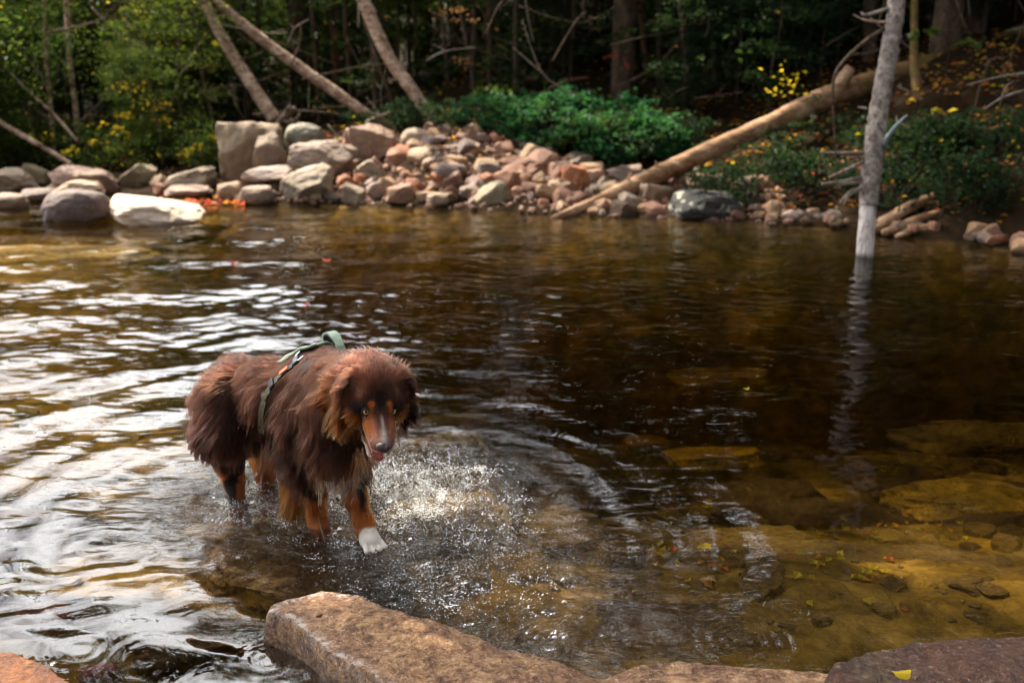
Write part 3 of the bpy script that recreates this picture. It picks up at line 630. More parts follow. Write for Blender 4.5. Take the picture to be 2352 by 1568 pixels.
relief('near_ledge', [(1330, 1560), (1440, 1535), (1560, 1515), (1640, 1522), (1760, 1535), (1880, 1540), (2010, 1560), (2250, 1640), (2200, 1900), (1500, 1900)],
       .05, lambda X, Y: .05+.03*sstep(1.9, 1.5, Y), (.26, .18, .135), 'near', 'low mottled grey ledge of granite between the slab and the dark rock', .006, .05, -.25, .012, .5)
relief('near_boulder', [(1905, 1530), (1990, 1478), (2090, 1455), (2230, 1452), (2352, 1462), (2600, 1500), (2700, 1900), (2050, 1900), (1930, 1640)],
       .10, lambda X, Y: .10+.05*sstep(2.0, 1.5, Y)+.02*np.sin(X*6), (.11, .070, .048), 'neardark', 'dark brown wet boulder with pale streaks in the bottom right corner', .006, .06, -.25, .018, .5)
relief('near_rock', [(-150, 1530), (-60, 1500), (40, 1500), (110, 1518), (165, 1552), (195, 1600), (240, 1800), (-200, 1800)],
       .06, lambda X, Y: .05+.03*sstep(-.9, -1.2, X), (.34, .16, .055), 'nearorange', 'orange brown sunlit rock in the bottom left corner', .006, .07, -.3, .012, .55)

# ------------------------------------------------------------------ foliage meshes
def leaf_quads(C, L, Wd, D, N, fold=.25):
    """one folded leaf (2 quads) per centre: C centre, D direction, N normal"""
    D = D/np.linalg.norm(D, axis=1)[:, None]; S = np.cross(D, N); S /= np.linalg.norm(S, axis=1)[:, None]+1e-9; Nn = np.cross(S, D)
    L = L[:, None]; Wd = Wd[:, None]
    a = C-D*L*.5; b = C+D*L*.5-Nn*L*.15; m1 = C+S*Wd*.5+Nn*Wd*fold; m2 = C-S*Wd*.5+Nn*Wd*fold
    V = np.stack((a, m1, b, m2), 1).reshape(-1, 3); n = len(C)
    return V, np.arange(n*4).reshape(-1, 4)
def needles_crown(name, h0, h1, r0, r1, nb, mats, seed, leafL=.085, per=46, droop=.25, dead=.0):
    """conifer: tiers of drooping branches, each a flat spray of short needled twigs"""
    r = np.random.default_rng(seed); C, D, N, L = [], [], [], []
    for k in range(nb):
        t = (k+r.random())/nb; z = h0+(h1-h0)*t; R = (r0+(r1-r0)*t)*r.uniform(.6, 1.15); a = r.uniform(0, 6.283)
        dr = np.array((math.cos(a), math.sin(a), 0)); sd = np.array((-dr[1], dr[0], 0)); n = int(per*R/1.0)+8
        u = np.sqrt(r.random(n)); side = r.uniform(-1, 1, n)*(.08+.34*u*(1.15-u))*R*1.3
        p = dr*(u*R)[:, None]+sd*side[:, None]; p[:, 2] = z-droop*R*u**1.5-.25*np.abs(side)+r.normal(0, .02, n)
        dd = dr*.7+sd*np.sign(side)[:, None]*.7+r.normal(0, .25, (n, 3)); C.append(p); D.append(dd)
        N.append(np.array((0, 0, 1.))+r.normal(0, .35, (n, 3))); L.append(r.uniform(.6, 1.4, n)*leafL)
    C, D, N, L = map(np.concatenate, (C, D, N, L))
    V, f = leaf_quads(C, L, L*.36, D, N); mi = (r.random(len(f)) < .04).astype(int)
    return mesh_data(name, V, f, mats, False, mi)
def leafy_crown(name, cen, rad, n, mats, seed, leaf=.06, clump=.22, nclump=40, yellow=.06, hollow=.55, flat=.35):
    r = np.random.default_rng(seed); cc = r.normal(size=(nclump, 3)); cc /= np.linalg.norm(cc, axis=1)[:, None]
    cc *= (hollow+(1-hollow)*r.random(nclump))[:, None]**.6; cc = cc*np.array(rad)+np.array(cen)
    k = r.integers(nclump, size=n); C = cc[k]+r.normal(size=(n, 3))*clump*np.array((1, 1, flat))*np.array(r.uniform(.6, 1.3, nclump))[k][:, None]
    D = r.normal(size=(n, 3))*np.array((1, 1, .4)); N = np.array((0, 0, 1.))+r.normal(size=(n, 3))*.45; L = r.uniform(.6, 1.3, n)*leaf
    V, f = leaf_quads(C, L, L*.62, D, N); ye = r.random(nclump) < yellow; mi = np.where(ye[k] | (r.random(n) < yellow*.3), 1, 0)
    return mesh_data(name, V, f, mats, False, mi)
lit_spots = [(G(540, 1200), .24), (G(600, 1290), .12), (W(690, 425, 10), .3), (W(990, 385, 10.5), .22), (W(1130, 455, 9.7), .25), (W(860, 335, 11), .3), (W(1240, 370, 10.7), .25), (W(570, 340, 10.9), .25), (W(1370, 420, 9.9), .2), (G(1080, 1060), .3), (G(1960, 1010), .12), (G(2240, 1060), .15), (G(1820, 1050), .12), (G(1000, 1170), .34), (G(230, 850), .7), (G(420, 680), .8), (G(100, 730), .8), (G(60, 1000), .4), (G(330, 1180), .3), (G(1250, 1400), .2), (G(1050,1480), .12), (G(1010, 1130), .42), (G(60, 1560), .36), (G(355, 485), .5), (G(120, 590), 1.1), (G(1700, 1470), .14), (G(1450, 440), .45), (G(650, 1190), .09), (G(2240, 980), .25), (G(185, 430), .35), (G(760, 470), .4), (G(2100,1130), .3), (G(1650,1010), .3), (G(780, 1420), .10)]
def thin_for_light(me, M4):
    """open the canopy where sun patches reach the pool"""
    n = len(me.polygons); co = np.empty(len(me.vertices)*3, np.float32); me.vertices.foreach_get('co', co); co = co.reshape(-1, 4, 3)
    c = co.mean(1)@np.array(M4.to_3x3()).T+np.array(M4.translation)
    t = c[:, 2]/SUN_DIR.z; gx = c[:, 0]-SUN_DIR.x*t; gy = c[:, 1]-SUN_DIR.y*t
    keep = np.ones(n, bool)
    for q, R in lit_spots:
        q = (q[0]-SUN_DIR.x*q[2]/SUN_DIR.z, q[1]-SUN_DIR.y*q[2]/SUN_DIR.z)
        s = np.hypot(gx-q[0], gy-q[1])/R; s = s*(1+.5*vnoise(xyz(gx*3/R, gy*3/R, R))); keep &= s > 1
    mi = np.empty(n, np.int32); me.polygons.foreach_get('material_index', mi)
    V = co[keep].reshape(-1, 3); return mesh_data(me.name, V, np.arange(len(V)).reshape(-1, 4), list(me.materials), False, mi[keep])

# ------------------------------------------------------------------ labelled trunks of the far bank
def px_path(pts): return [W(*p) for p in pts]
def tree(name, pts, widths, bark, label, cat='tree', crown=None, group=None, seed=0, n=40, nseg=12, stubs=(), rough=.07, branches=0):
    P = px_path(pts); base = P[0]; root = empty(name, tuple(base), label, cat, group)
    loc = [p-base for p in P]; R = [w*pt[2]/F/2 for w, pt in zip(widths, pts)]
    obj('trunk', tube_mesh('trunk', loc, R, M[bark], n, nseg, rough, seed), root)
    r = np.random.default_rng(seed+50)
    for st in stubs:
        q = [W(*p)-base for p in st[0]]; obj('branch', tube_mesh('branch', q, [w*st[0][0][2]/F/2 for w in st[1]], M[st[2]], 12, 6, .1, seed+1), root)
    path = curve_pts(loc, 60)
    for b in range(branches):
        k = r.integers(8, 55); a = r.uniform(0, 6.28); L = r.uniform(.4, 1.3)
        e = path[k]+np.array((math.cos(a)*L, math.sin(a)*L*.6, r.uniform(-.1, .5)*L)); mid = (path[k]+e)/2+r.normal(0, .08, 3)
        obj('branch', tube_mesh('branch', [path[k], mid, e], [.012, .008, .003], M[bark], 10, 5, .1, b), root)
    return root, loc
top = -2600                                                   # trunks run on far above the frame
def up(px0, py0, px1, py1, d0, d1, ext=6.0):
    """two seen points and where the line goes on above the frame"""
    a, b = W(px0, py0, d0), W(px1, py1, d1); return a, b, b+(b-a)/np.linalg.norm(b-a)*ext
def leaner(name, pts, widths, ext, bark, label, **k):
    P = px_path(pts); e = P[-1]+(P[-1]-P[-2])/np.linalg.norm(P[-1]-P[-2])*ext; base = P[0]
    root = empty(name, tuple(base), label, k.get('cat', 'tree'), k.get('group'))
    loc = [p-base for p in P]+[(P[-1]+e)/2-base+np.array((0, 0, .1)), e-base]
    R = [w*pt[2]/F/2 for w, pt in zip(widths, pts)]; R += [R[-1]*.85, R[-1]*.5]
    obj('trunk', tube_mesh('trunk', loc, R, M[bark], 60, 12, .07, k.get('seed', 1)), root)
    r = np.random.default_rng(k.get('seed', 1)+9); path = curve_pts(loc, 80)
    for b in range(k.get('branches', 4)):
        i = r.integers(6, 78); a = r.uniform(0, 6.28); L = r.uniform(.25, .9)
        q = path[i]+np.array((math.cos(a)*L, math.sin(a)*L*.5, r.uniform(-.2, .6)*L))
        obj('branch', tube_mesh('branch', [path[i], (path[i]+q)/2+r.normal(0, .05, 3), q], [.011, .007, .003], M['bark'], 9, 5, .1, b), root)
    return root, path, root.location
TRUNKS = [
 ([(632,276,12.0),(575,190,12.0),(515,95,12.0),(462,-10,12.0)], (32,30,27,24), 3.5, 'birch', 'leaning brown grey birch rising left from behind the huge tan boulder', 5),
 ([(862,276,12.4),(760,205,12.3),(620,105,12.2),(480,-8,12.1)], (22,25,24,22), 4, 'birch', 'long thin birch leaning far left with dark patches on its bark', 6),
 ([(992,276,11.8),(945,205,11.8),(890,125,11.8),(830,-8,11.8)], (26,30,31,30), 5, 'birch', 'pale curved birch leaning left from the crest of the stone pile', 6),
 ([(771,200,14.5),(768,100,14.5),(760,-10,14.5)], (20,20,20), 8, 'barkred', 'straight reddish brown trunk left of the pale curved birch', 5),
 ([(812,185,15.5),(812,90,15.5),(810,-10,15.5)], (16,16,16), 8, 'bark', 'dim straight trunk just right of the reddish brown one', 4),
 ([(905,245,13),(870,150,13),(835,40,13),(826,-10,13)], (8,8,7,7), 4, 'bark', 'thin slanting pole crossing behind the pale curved birch', 3),
 ([(124,352,12.2),(118,270,12.2),(110,180,12.2),(100,-10,12.2)], (11,11,10,9), 5, 'birch', 'thin upright pale trunk at the far left, left one of a pair', 3),
 ([(180,330,12.6),(172,240,12.6),(160,140,12.6),(152,-10,12.6)], (13,13,12,13), 5, 'birch', 'thin pale trunk bending at its foot, right one of the far left pair', 3),
 ([(178,325,11.8),(120,260,11.8),(40,185,11.8)], (7,7,6), 2.0, 'birch', 'thin stick leaning left with sunlit pale spots at the far left', 1),
 ([(490,278,13),(472,210,13),(455,120,13),(445,-10,13)], (9,9,8,8), 4, 'bark', 'slim crooked trunk left of the leaning brown grey birch', 4),
 ([(374,380,12),(368,310,12),(352,240,12)], (8,7,5), 1.0, 'bark', 'small crooked sapling stem among the left bushes', 2),
 ([(318,300,13),(300,230,13),(296,100,13),(290,-10,13)], (7,7,6,6), 3, 'bark', 'faint thin trunk inside the left foliage', 2),
 ([(1028,190,14),(1022,120,14),(1010,-10,14)], (7,7,7), 5, 'bark', 'thin pole right of the pale curved birch', 3),
 ([(1095,240,13.5),(1075,120,13.5),(1050,-10,13.5)], (8,8,9), 5, 'bark', 'slim trunk behind the left end of the green undergrowth', 3),
 ([(956,120,15),(952,40,15),(950,-10,15)], (9,9,9), 5, 'bark', 'dim thin trunk beyond the pale curved birch', 2),
 ([(1124,230,14.5),(1122,60,14.5),(1124,-10,14.5)], (14,14,14), 6, 'barkred', 'dim reddish trunk above the green undergrowth', 3),
 ([(1285,110,15),(1286,40,15),(1286,-10,15)], (8,8,8), 6, 'bark', 'thin pale brown trunk in the dark centre of the woods', 1),
 ([(1484,160,14),(1475,60,14),(1468,-10,14)], (14,14,16), 6, 'barkred', 'reddish brown trunk with red leaves beside it', 3),
 ([(1560,150,15),(1562,60,15),(1562,-10,15)], (9,9,9), 5, 'bark', 'faint trunk left of the clean hanging trunk', 2),
 ([(1640,190,13),(1638,60,13),(1646,-10,13)], (13,14,14), 6, 'bark', 'clean tan trunk ending in the dark above the log', 1),
 ([(1612,275,12.5),(1585,200,12.5),(1572,100,12.5),(1560,20,12.5),(1563,-10,12.5)], (7,8,9,8,8), 2, 'bark', 'wavy thin stem right of the green undergrowth', 3),
 ([(1995,175,12),(1998,60,12),(2000,-10,12)], (30,31,32), 7, 'bark', 'thick dark trunk behind the standing dead one', 3),
 ([(2128,352,10.5),(2115,290,10.5),(2106,200,10.5),(2100,150,10.6),(2100,60,10.6)], (20,22,24,20,16), 2, 'mossylog', 'short mossy crooked trunk under the fallen log on the right', 2),
 ([(2180,420,9.6),(2205,350,9.6),(2232,270,9.6)], (6,6,4), .6, 'bark', 'thin bare stick rising on the shaded right slope', 1),
 ([(700,130,15),(694,60,15),(700,-10,15)], (7,7,7), 4, 'bark', 'faint thin trunk between the two leaning birches', 1),
 ([(560,170,15),(556,60,15),(554,-10,15)], (7,7,7), 4, 'bark', 'faint upright trunk behind the leaning birches', 1),
]
TIPS = []
for k, (pts, w, ext, bk, lab, nb) in enumerate(TRUNKS):
    root, path, loc = leaner('birch_tree' if bk == 'birch' else 'tree', pts, w, ext, bk, lab, seed=k*3+2, branches=nb)
    TIPS.append((root, path[-12:]))
# fallen log across the right bank
logpts = [(1268,503,9.05),(1400,452,9.4),(1560,378,9.9),(1760,290,10.4),(1930,212,10.9),(2120,160,11.4),(2352,95,12.0),(2600,20,12.6)]
base = W(*logpts[0]); lg = empty('fallen_log', tuple(base), 'long bare fallen log slanting from the water up across the right bank', 'log')
L_ = [W(*p)-base for p in logpts]; lw = (12, 36, 42, 46, 50, 58, 74, 80); lr = [w*p[2]/F/2 for w, p in zip(lw, logpts)]
P = curve_pts(L_, 120); R = np.interp(np.linspace(0, 1, 120), np.linspace(0, 1, 8), lr)
def seg_mesh(nm, a, b, mat):
    V, f, c = tube(P[a:b], R[a:b], 18, .10, 3, 5.0); return join_mesh(nm, [(V, f, c)], M[mat])
obj('trunk', seg_mesh('trunk', 0, 72, 'log'), lg); obj('bark_covered_trunk', seg_mesh('bark_covered_trunk', 71, 120, 'mossylog'), lg)
for st, w in (([(1915,215,10.8),(1935,185,10.75),(1955,155,10.7)], (40,34,22)), ([(1500,392,9.7),(1508,378,9.7),(1505,370,9.7)], (8,5,3)), ([(1440,418,9.5),(1446,405,9.5),(1452,398,9.5)], (7,5,3)),
              ([(1470,452,9.5),(1490,472,9.4),(1500,490,9.3)], (10,8,4))):
    q = [W(*p)-base for p in st]; obj('branch_stub', tube_mesh('branch_stub', q, [x*st[0][2]/F/2 for x in w], M['log'], 10, 8, .15, 3), lg)
# standing dead trunk in the water
dd = 7.12
base = W(1985, 600, dd); dt = empty('dead_tree', tuple(base), 'bare dead trunk standing in the water with scaly bark and a pale peeled foot', 'dead tree')
q = [W(1982, 680, dd+.08)-base, W(1984, 640, dd+.03)-base, W(1986, 590, dd)-base, W(1990, 530, dd)-base, W(1994, 478, dd)-base, W(1996, 468, dd)-base]
obj('peeled_foot', tube_mesh('peeled_foot', q, [x*dd/F/2 for x in (38, 38, 37, 38, 37, 38)], M['peeled'], 30, 16, .07, 4, 18.0), dt)
tp = [(1995,474,dd),(2000,410,dd),(2012,300,dd),(2030,190,dd),(2050,80,dd),(2062,-10,dd)]
P0 = [W(*p)-base for p in tp]; P0.append(P0[-1]+(P0[-1]-P0[-2])*2.5); P0.append(P0[-1]+(P0[-1]-P0[-2])*1.0)
obj('trunk', tube_mesh('trunk', P0, [x*dd/F/2 for x in (42, 44, 44, 42, 40, 38, 30, 12)], M['deadbark'], 140, 18, .13, 5, 30.0), dt)
for st, w, mt in (([(1985,350,dd),(1930,352,dd-.1),(1885,350,dd-.15)], (9,8,5), 'stub'), ([(1985,363,dd),(1950,362,dd-.1)], (7,3), 'stub'), ([(1982,372,dd),(1940,392,dd-.15),(1903,408,dd-.2)], (9,8,5), 'stub'),
    ([(1978,408,dd),(1930,418,dd-.1),(1888,422,dd-.2)], (11,9,5), 'stub'), ([(1978,418,dd),(1945,422,dd-.1),(1925,424,dd-.1)], (8,6,3), 'stub'), ([(1980,430,dd),(1955,445,dd-.1),(1940,462,dd-.15)], (9,8,4), 'stub'),
    ([(1978,434,dd),(1955,438,dd-.1),(1928,466,dd-.2)], (7,6,3), 'stub'), ([(2040,20,dd),(1990,35,dd-.1),(1978,28,dd-.1)], (10,8,4), 'stub'), ([(2035,52,dd),(1990,48,dd-.1),(1960,34,dd-.1)], (7,6,3), 'birch'),
    ([(2030,66,dd),(1975,105,dd-.15),(1930,150,dd-.25),(1915,185,dd-.3),(1913,245,dd-.3)], (10,9,8,6,4), 'bark'), ([(1913,245,dd-.3),(1918,330,dd-.3),(1925,420,dd-.3)], (4,3,2), 'bark'),
    ([(2028,345,dd),(2040,315,dd-.1),(2062,285,dd-.15),(2085,265,dd-.2)], (14,12,9,5), 'bluebranch'), ([(2062,285,dd-.15),(2058,265,dd-.15)], (5,2), 'deadbark'), ([(1990,250,dd),(1972,246,dd)], (7,4), 'stub'),
    ([(2000,310,dd),(1984,305,dd)], (6,3), 'deadbark'), ([(2060,200,dd),(2072,196,dd)], (5,2), 'deadbark')):
    q = [W(*p)-base for p in st]; obj('branch', tube_mesh('branch', q, [x*dd/F/2 for x in w], M[mt], 14, 7, .12, 3), dt)
# gnarled root behind the birches, driftwood root on the right, bare branches reaching in from the right
def sticks(name, label, cat, lists, mat, partname='root'):
    base = W(*lists[0][0][0]); e = empty(name, tuple(base), label, cat)
    for pts, w in lists:
        q = [W(*p)-base for p in pts]; obj(partname, tube_mesh(partname, q, [x*p[2]/F/2 for x, p in zip(w, pts)], M[mat], 22, 8, .2, len(pts)), e)
sticks('tree_root', 'gnarled torn root end at the foot of the leaning brown grey birch', 'root', [([(625,300,11.8),(650,275,11.7),(676,250,11.6)], (14,20,16)), ([(650,275,11.7),(672,282,11.6),(690,262,11.6)], (12,12,6)), ([(655,270,11.7),(660,252,11.6),(668,240,11.6)], (10,8,4))], 'bark')
sticks('driftwood', 'weathered split driftwood root lying at the water on the shaded right bank', 'driftwood', [([(2010,528,8.1),(2060,495,8.2),(2120,462,8.3),(2175,438,8.4)], (20,26,24,10)), ([(2015,512,8.2),(2070,480,8.3),(2135,448,8.4)], (14,18,8)),
    ([(2030,535,8.0),(2090,512,8.1),(2160,490,8.2),(2210,484,8.3)], (18,24,20,8)), ([(2060,545,7.9),(2110,525,8.0),(2160,515,8.1)], (14,16,6)), ([(2110,470,8.3),(2150,466,8.3),(2190,470,8.3)], (12,12,4))], 'log')
sticks('bare_branch', 'bare grey twigs reaching in from the right edge', 'branch', [([(2420,150,7.5),(2352,168,7.4),(2290,178,7.3),(2220,196,7.2)], (5,5,4,2)), ([(2420,190,7.4),(2352,208,7.3),(2300,226,7.2),(2262,250,7.1)], (6,6,5,3)), ([(2300,226,7.2),(2310,200,7.2),(2330,185,7.2)], (3,3,1))], 'deadbark', 'twig')
sticks('bare_branch', 'thin dead twig lying above the right waterline', 'branch', [([(1905,520,8.2),(1990,505,8.3),(2110,482,8.4),(2200,470,8.6)], (4,5,5,3))], 'bark', 'twig')
sticks('leaning_pole', 'thin leaning pole with sunlit edge at the left frame side', 'log', [([(165,380,11.4),(110,345,11.4),(50,310,11.4),(-10,275,11.4),(-90,225,11.4)], (12,12,12,12,11))], 'birch', 'trunk')
sticks('leaning_pole', 'slanting reddish dead branch above the green undergrowth', 'log', [([(1180,262,12.6),(1230,225,12.6),(1290,190,12.6),(1350,178,12.7)], (8,8,6,4))], 'barkred', 'trunk')
sticks('bare_branch', 'long thin branch sweeping from the wavy stem', 'branch', [([(1575,60,12.4),(1530,130,12.4),(1460,180,12.4),(1400,200,12.3)], (4,4,3,2)), ([(1572,70,12.4),(1480,85,12.3),(1400,105,12.2)], (4,3,2))], 'bark', 'twig')

# ------------------------------------------------------------------ forest
def copy_tree(root, loc, rz, sc, label, group, parts=None):
    r = root.copy(); COL.objects.link(r); r.location = loc; r.rotation_euler = (0, 0, rz); r.scale = (sc, sc, sc)
    tag(r, label, None, group)
    for ch in (parts or root.children):
        c = ch.copy(); COL.objects.link(c); c.parent = r
    return r
fr = np.random.default_rng(21)
def proto(name, trunk_h, rad, bark, crown_mesh, label, cat, group):
    e = empty(name, (0, 0, 0), label, cat, group)
    obj('trunk', tube_mesh('trunk', [(0, 0, -.3), (.05, .02, trunk_h*.35), (-.04, .03, trunk_h*.7), (0, 0, trunk_h)], [rad, rad*.8, rad*.5, rad*.12], M[bark], 26, 9, .06, int(rad*1000)), e)
    obj('crown', crown_mesh, e); return e
spr = [proto('spruce_tree', 3.4+.3*k, .035, 'bark', needles_crown('crown', .35, 3.5+.3*k, 1.0, .12, 34, [M['needle'], M['dryneedle']], 60+k), 'x', 'spruce', 'g') for k in range(3)]
tall = [proto('tall_spruce', 11+k, .12, 'bark', needles_crown('crown', 1.2+k*.5, 11+k, 2.0, .2, 64, [M['needle'], M['dryneedle']], 70+k, .16, 60), 'x', 'spruce', 'g') for k in range(3)]
dec = [proto('broadleaf_sapling', 2.6, .022, 'bark', leafy_crown('crown', (0, 0, 1.5), (.75, .75, 1.15), 3600, [M['leafgreen'], M['leafyellow']], 80+k, .055, .16, 46, .02, .3), 'x', 'sapling', 'g') for k in range(3)]
decd = [proto('broadleaf_sapling', 2.0, .018, 'bark', leafy_crown('crown', (0, 0, 1.1), (.6, .6, .8), 1500, [M['leafdark'], M['leaforange']], 90+k, .065, .14, 26, .01, .3), 'x', 'sapling', 'g') for k in range(3)]
canopy = leafy_crown('crown', (0, 0, 0), (2.6, 2.6, 1.6), 4200, [M['leafgreen'], M['leafyellow']], 99, .13, .42, 70, .05, .2)
LMK = [(40, 'at the far left edge'), (112, 'by the thin far left trunk pair'), (200, 'just right of the far left trunk pair'), (300, 'above the low left bank stones'), (400, 'above the sloping grey tan rock'), (500, 'left of the leaning brown grey birch'),
       (600, 'behind the huge tan boulder'), (700, 'above the blue green topped boulder'), (765, 'by the straight reddish trunk'), (860, 'at the foot of the long leaning birch'), (980, 'by the foot of the pale curved birch'),
       (1060, 'right of the pale curved birch'), (1130, 'above the crest of the stone pile'), (1210, 'above the right slope of the stone pile'), (1290, 'above the ochre and grey boulder'), (1370, 'above the upright orange pink stone'),
       (1450, 'by the trunk with red leaves'), (1530, 'just above the lower part of the log'), (1610, 'by the wavy thin stem'), (1700, 'above the middle of the log'), (1800, 'above the log over the dark boulder'), (1920, 'by the broken stub on the log'),
       (2010, 'right behind the standing dead trunk'), (2110, 'by the mossy crooked trunk'), (2200, 'above the driftwood root'), (2300, 'beside the bare grey twigs'), (2420, 'at the far right edge')]
def where(px): return min(LMK, key=lambda t: abs(t[0]-px))[1]
def put(pool, x, y, sc, label, group, z=None, first=[]):
    src = pool[fr.integers(len(pool))]; zz = float(H(x, y)) if z is None else z
    zz += float(sstep(30, 60, y)*np.clip(.03*(y-30), 0, 7))
    return copy_tree(src, (x, y, zz-.03), fr.uniform(0, 6.28), sc, label, group)
def PX(px, y, z=.8):                                         # x of a picture column at distance y
    return (px-1176)/F*(y*cs+(CAMH-z)*sn)
def scatter(pool, n, pxr, yr_, sc, label, group):
    for _ in range(n):
        y = fr.uniform(*yr_); px = fr.uniform(*pxr); x = PX(px, y); c = fr.uniform(*sc); lb = label if y > 26 else ('smaller ' if c < (sc[0]+sc[1])/2 else 'larger ')+label+' '+where(px); put(pool, x, y, c, lb, group)
scatter(dec, 34, (-250, 480), (11.9, 15.5), (.55, 1.05), 'leafy green sapling', 'leafy saplings of the left thicket')
scatter(dec, 30, (-400, 1000), (15, 22), (1.0, 1.8), 'pale leafy young tree', 'young leafy trees deep in the left woods')
scatter(spr, 36, (-300, 800), (13.8, 20), (.8, 1.4), 'dark young spruce', 'young spruces of the left woods')
scatter(spr, 60, (650, 2500), (13.4, 17.0), (.7, 1.3), 'shaded young spruce', 'young spruces of the shaded right woods')
scatter(decd, 34, (1560, 2500), (11.9, 14.2), (.5, 1.0), 'low dark leafed sapling', 'dark saplings of the right slope')
scatter(spr, 60, (500, 2800), (17, 25), (1.1, 1.9), 'shadowy far spruce', 'far spruces of the dark woods')
scatter(tall, 22, (700, 2800), (17.5, 24), (.85, 1.15), 'tall spruce trunk', 'tall spruces of the dark woods')
scatter(tall, 5, (-500, 800), (21, 28), (.5, .7), 'tall back row spruce', 'tall spruces behind the left woods')
scatter(tall, 60, (-900, 3300), (27, 55), (.8, 1.3), 'distant spruce at the back of the forest', 'distant spruces')
for _ in range(30):                                           # woods all round the pool, out of view but shading it
    a = fr.uniform(math.radians(-235), math.radians(-10)) if _ < 22 else fr.uniform(math.radians(-20), math.radians(20)); R_ = fr.uniform(6.5, 13)
    x, y = math.cos(a)*R_, 1.5+math.sin(a)*R_*(.8 if math.sin(a) < 0 else 1)
    if x < -4 and y > -1: continue
    if y > 8: continue
    put(tall, x, y, fr.uniform(.9, 1.2), 'tall spruce of the near bank behind the camera', 'tall spruces of the near bank', z=0.2)
for k, x in enumerate((7.5, 9.0, 10.5, 8.0, 12)): put(tall, x, (7.0, 9.5, 12, 12.5, 16)[k], 1.0, 'tall spruce on the right bank outside the view', 'tall spruces on the right bank')
for o in spr+tall+dec+decd:                                   # the prototypes themselves stand in the woods too
    y = fr.uniform(22, 28); x = PX(fr.uniform(900, 2500), y); o.location = (x, y, float(H(x, y))); tag(o, 'lone tree in the back rows of the dark woods', None, 'back row trees of the dark woods')
for k, (x, y) in enumerate(((6.2, 9.6), (7.2, 11.5), (5.6, 12.6), (9.0, 8.5), (8.4, 13.5), (3.8, 13.6), (10.5, 12.0), (6.6, 14.5), (2.6, 15.0), (0.8, 16.0), (4.6, 16.5), (-.6, 17.5))):
    put(tall, x, y, fr.uniform(1.0, 1.25), 'tall dense spruce towering over the shaded right bank', 'tall spruces towering over the right bank')
# broadleaf trees with crowns added above the view to shade and dapple the pool
def canopy_tree(x, y, h, lean, label, crowns):
    z = float(H(x, y)); e = empty('broadleaf_tree', (x, y, z), label, 'tree')
    tip = np.array((lean[0], lean[1], h)); obj('trunk', tube_mesh('trunk', [(0, 0, -.4), tuple(tip*np.array((.1, .1, .3))), tuple(tip*np.array((.45, .45, .7))), tuple(tip)], [.17, .14, .10, .03], M['bark'], 34, 12, .06, 3), e)
    for k, (cx, cy_, cz, s) in enumerate(crowns):
        M4 = Matrix.Translation((cx, cy_, cz)) @ Matrix.Rotation(k*1.3, 4, 'Z') @ Matrix.Scale(s, 4)
        me_ = canopy.copy(); me_.transform(M4); me_.update()
        loc = Matrix.Translation((x, y, z)); me2 = thin_for_light(me_, loc); bpy.data.meshes.remove(me_)
        obj('crown', me2, e)
        a = tip*np.array((.45, .45, .7)); b = np.array((cx, cy_, cz))
        obj('limb', tube_mesh('limb', [tuple(a), tuple((a+b)/2+np.array((0, 0, .3))), tuple(b)], [.07, .05, .02], M['bark'], 14, 8, .06, k), e)
canopy_tree(-7.2, 8.0, 8.5, (2.6, -1.2), 'unseen broadleaf tree on the left bank with crowns added to shade the pool', [(2.6, -1.2, 8.2, 1.0), (4.6, -2.4, 8.6, .9), (1.2, .6, 9.4, 1.0), (3.6, .6, 9.6, .9), (2.3, .1, 8.7, .75), (3.3, -.9, 7.6, .6)])  # one crown added above the view to keep sun off the dog
canopy_tree(-8.0, 3.2, 9.5, (2.0, .8), 'unseen broadleaf tree added left of the view to shade the near pool', [(2.0, .8, 9.2, 1.0), (3.6, 2.0, 8.2, .8), (1.0, 2.2, 8.0, .9)])
canopy_tree(-3.2, 15.5, 12.0, (1.4, -2.0), 'tall broadleaf tree behind the leaning birches', [(1.4, -2.6, 11.0, 1.0), (-.6, -1.2, 9.5, .9), (2.8, -1.6, 9.6, .9), (.6, -3.6, 8.8, .7)])
canopy_tree(1.5, 14.0, 11.0, (.3, -2.0), 'tall broadleaf tree behind the green undergrowth', [(.4, -2.0, 10.6, 1.0), (-1.6, -1.6, 9.6, .9), (2.2, -1.8, 9.6, 1.0), (.5, -3.4, 8.0, .8)])
canopy_tree(5.0, 12.0, 11.0, (-.8, -2.5), 'tall broadleaf tree on the shaded right slope', [(-.8, -2.5, 10.6, 1.0), (-2.4, -1.6, 9.2, .9), (1.2, -2.4, 9.4, 1.0), (-1.0, -4.2, 8.2, .9)])

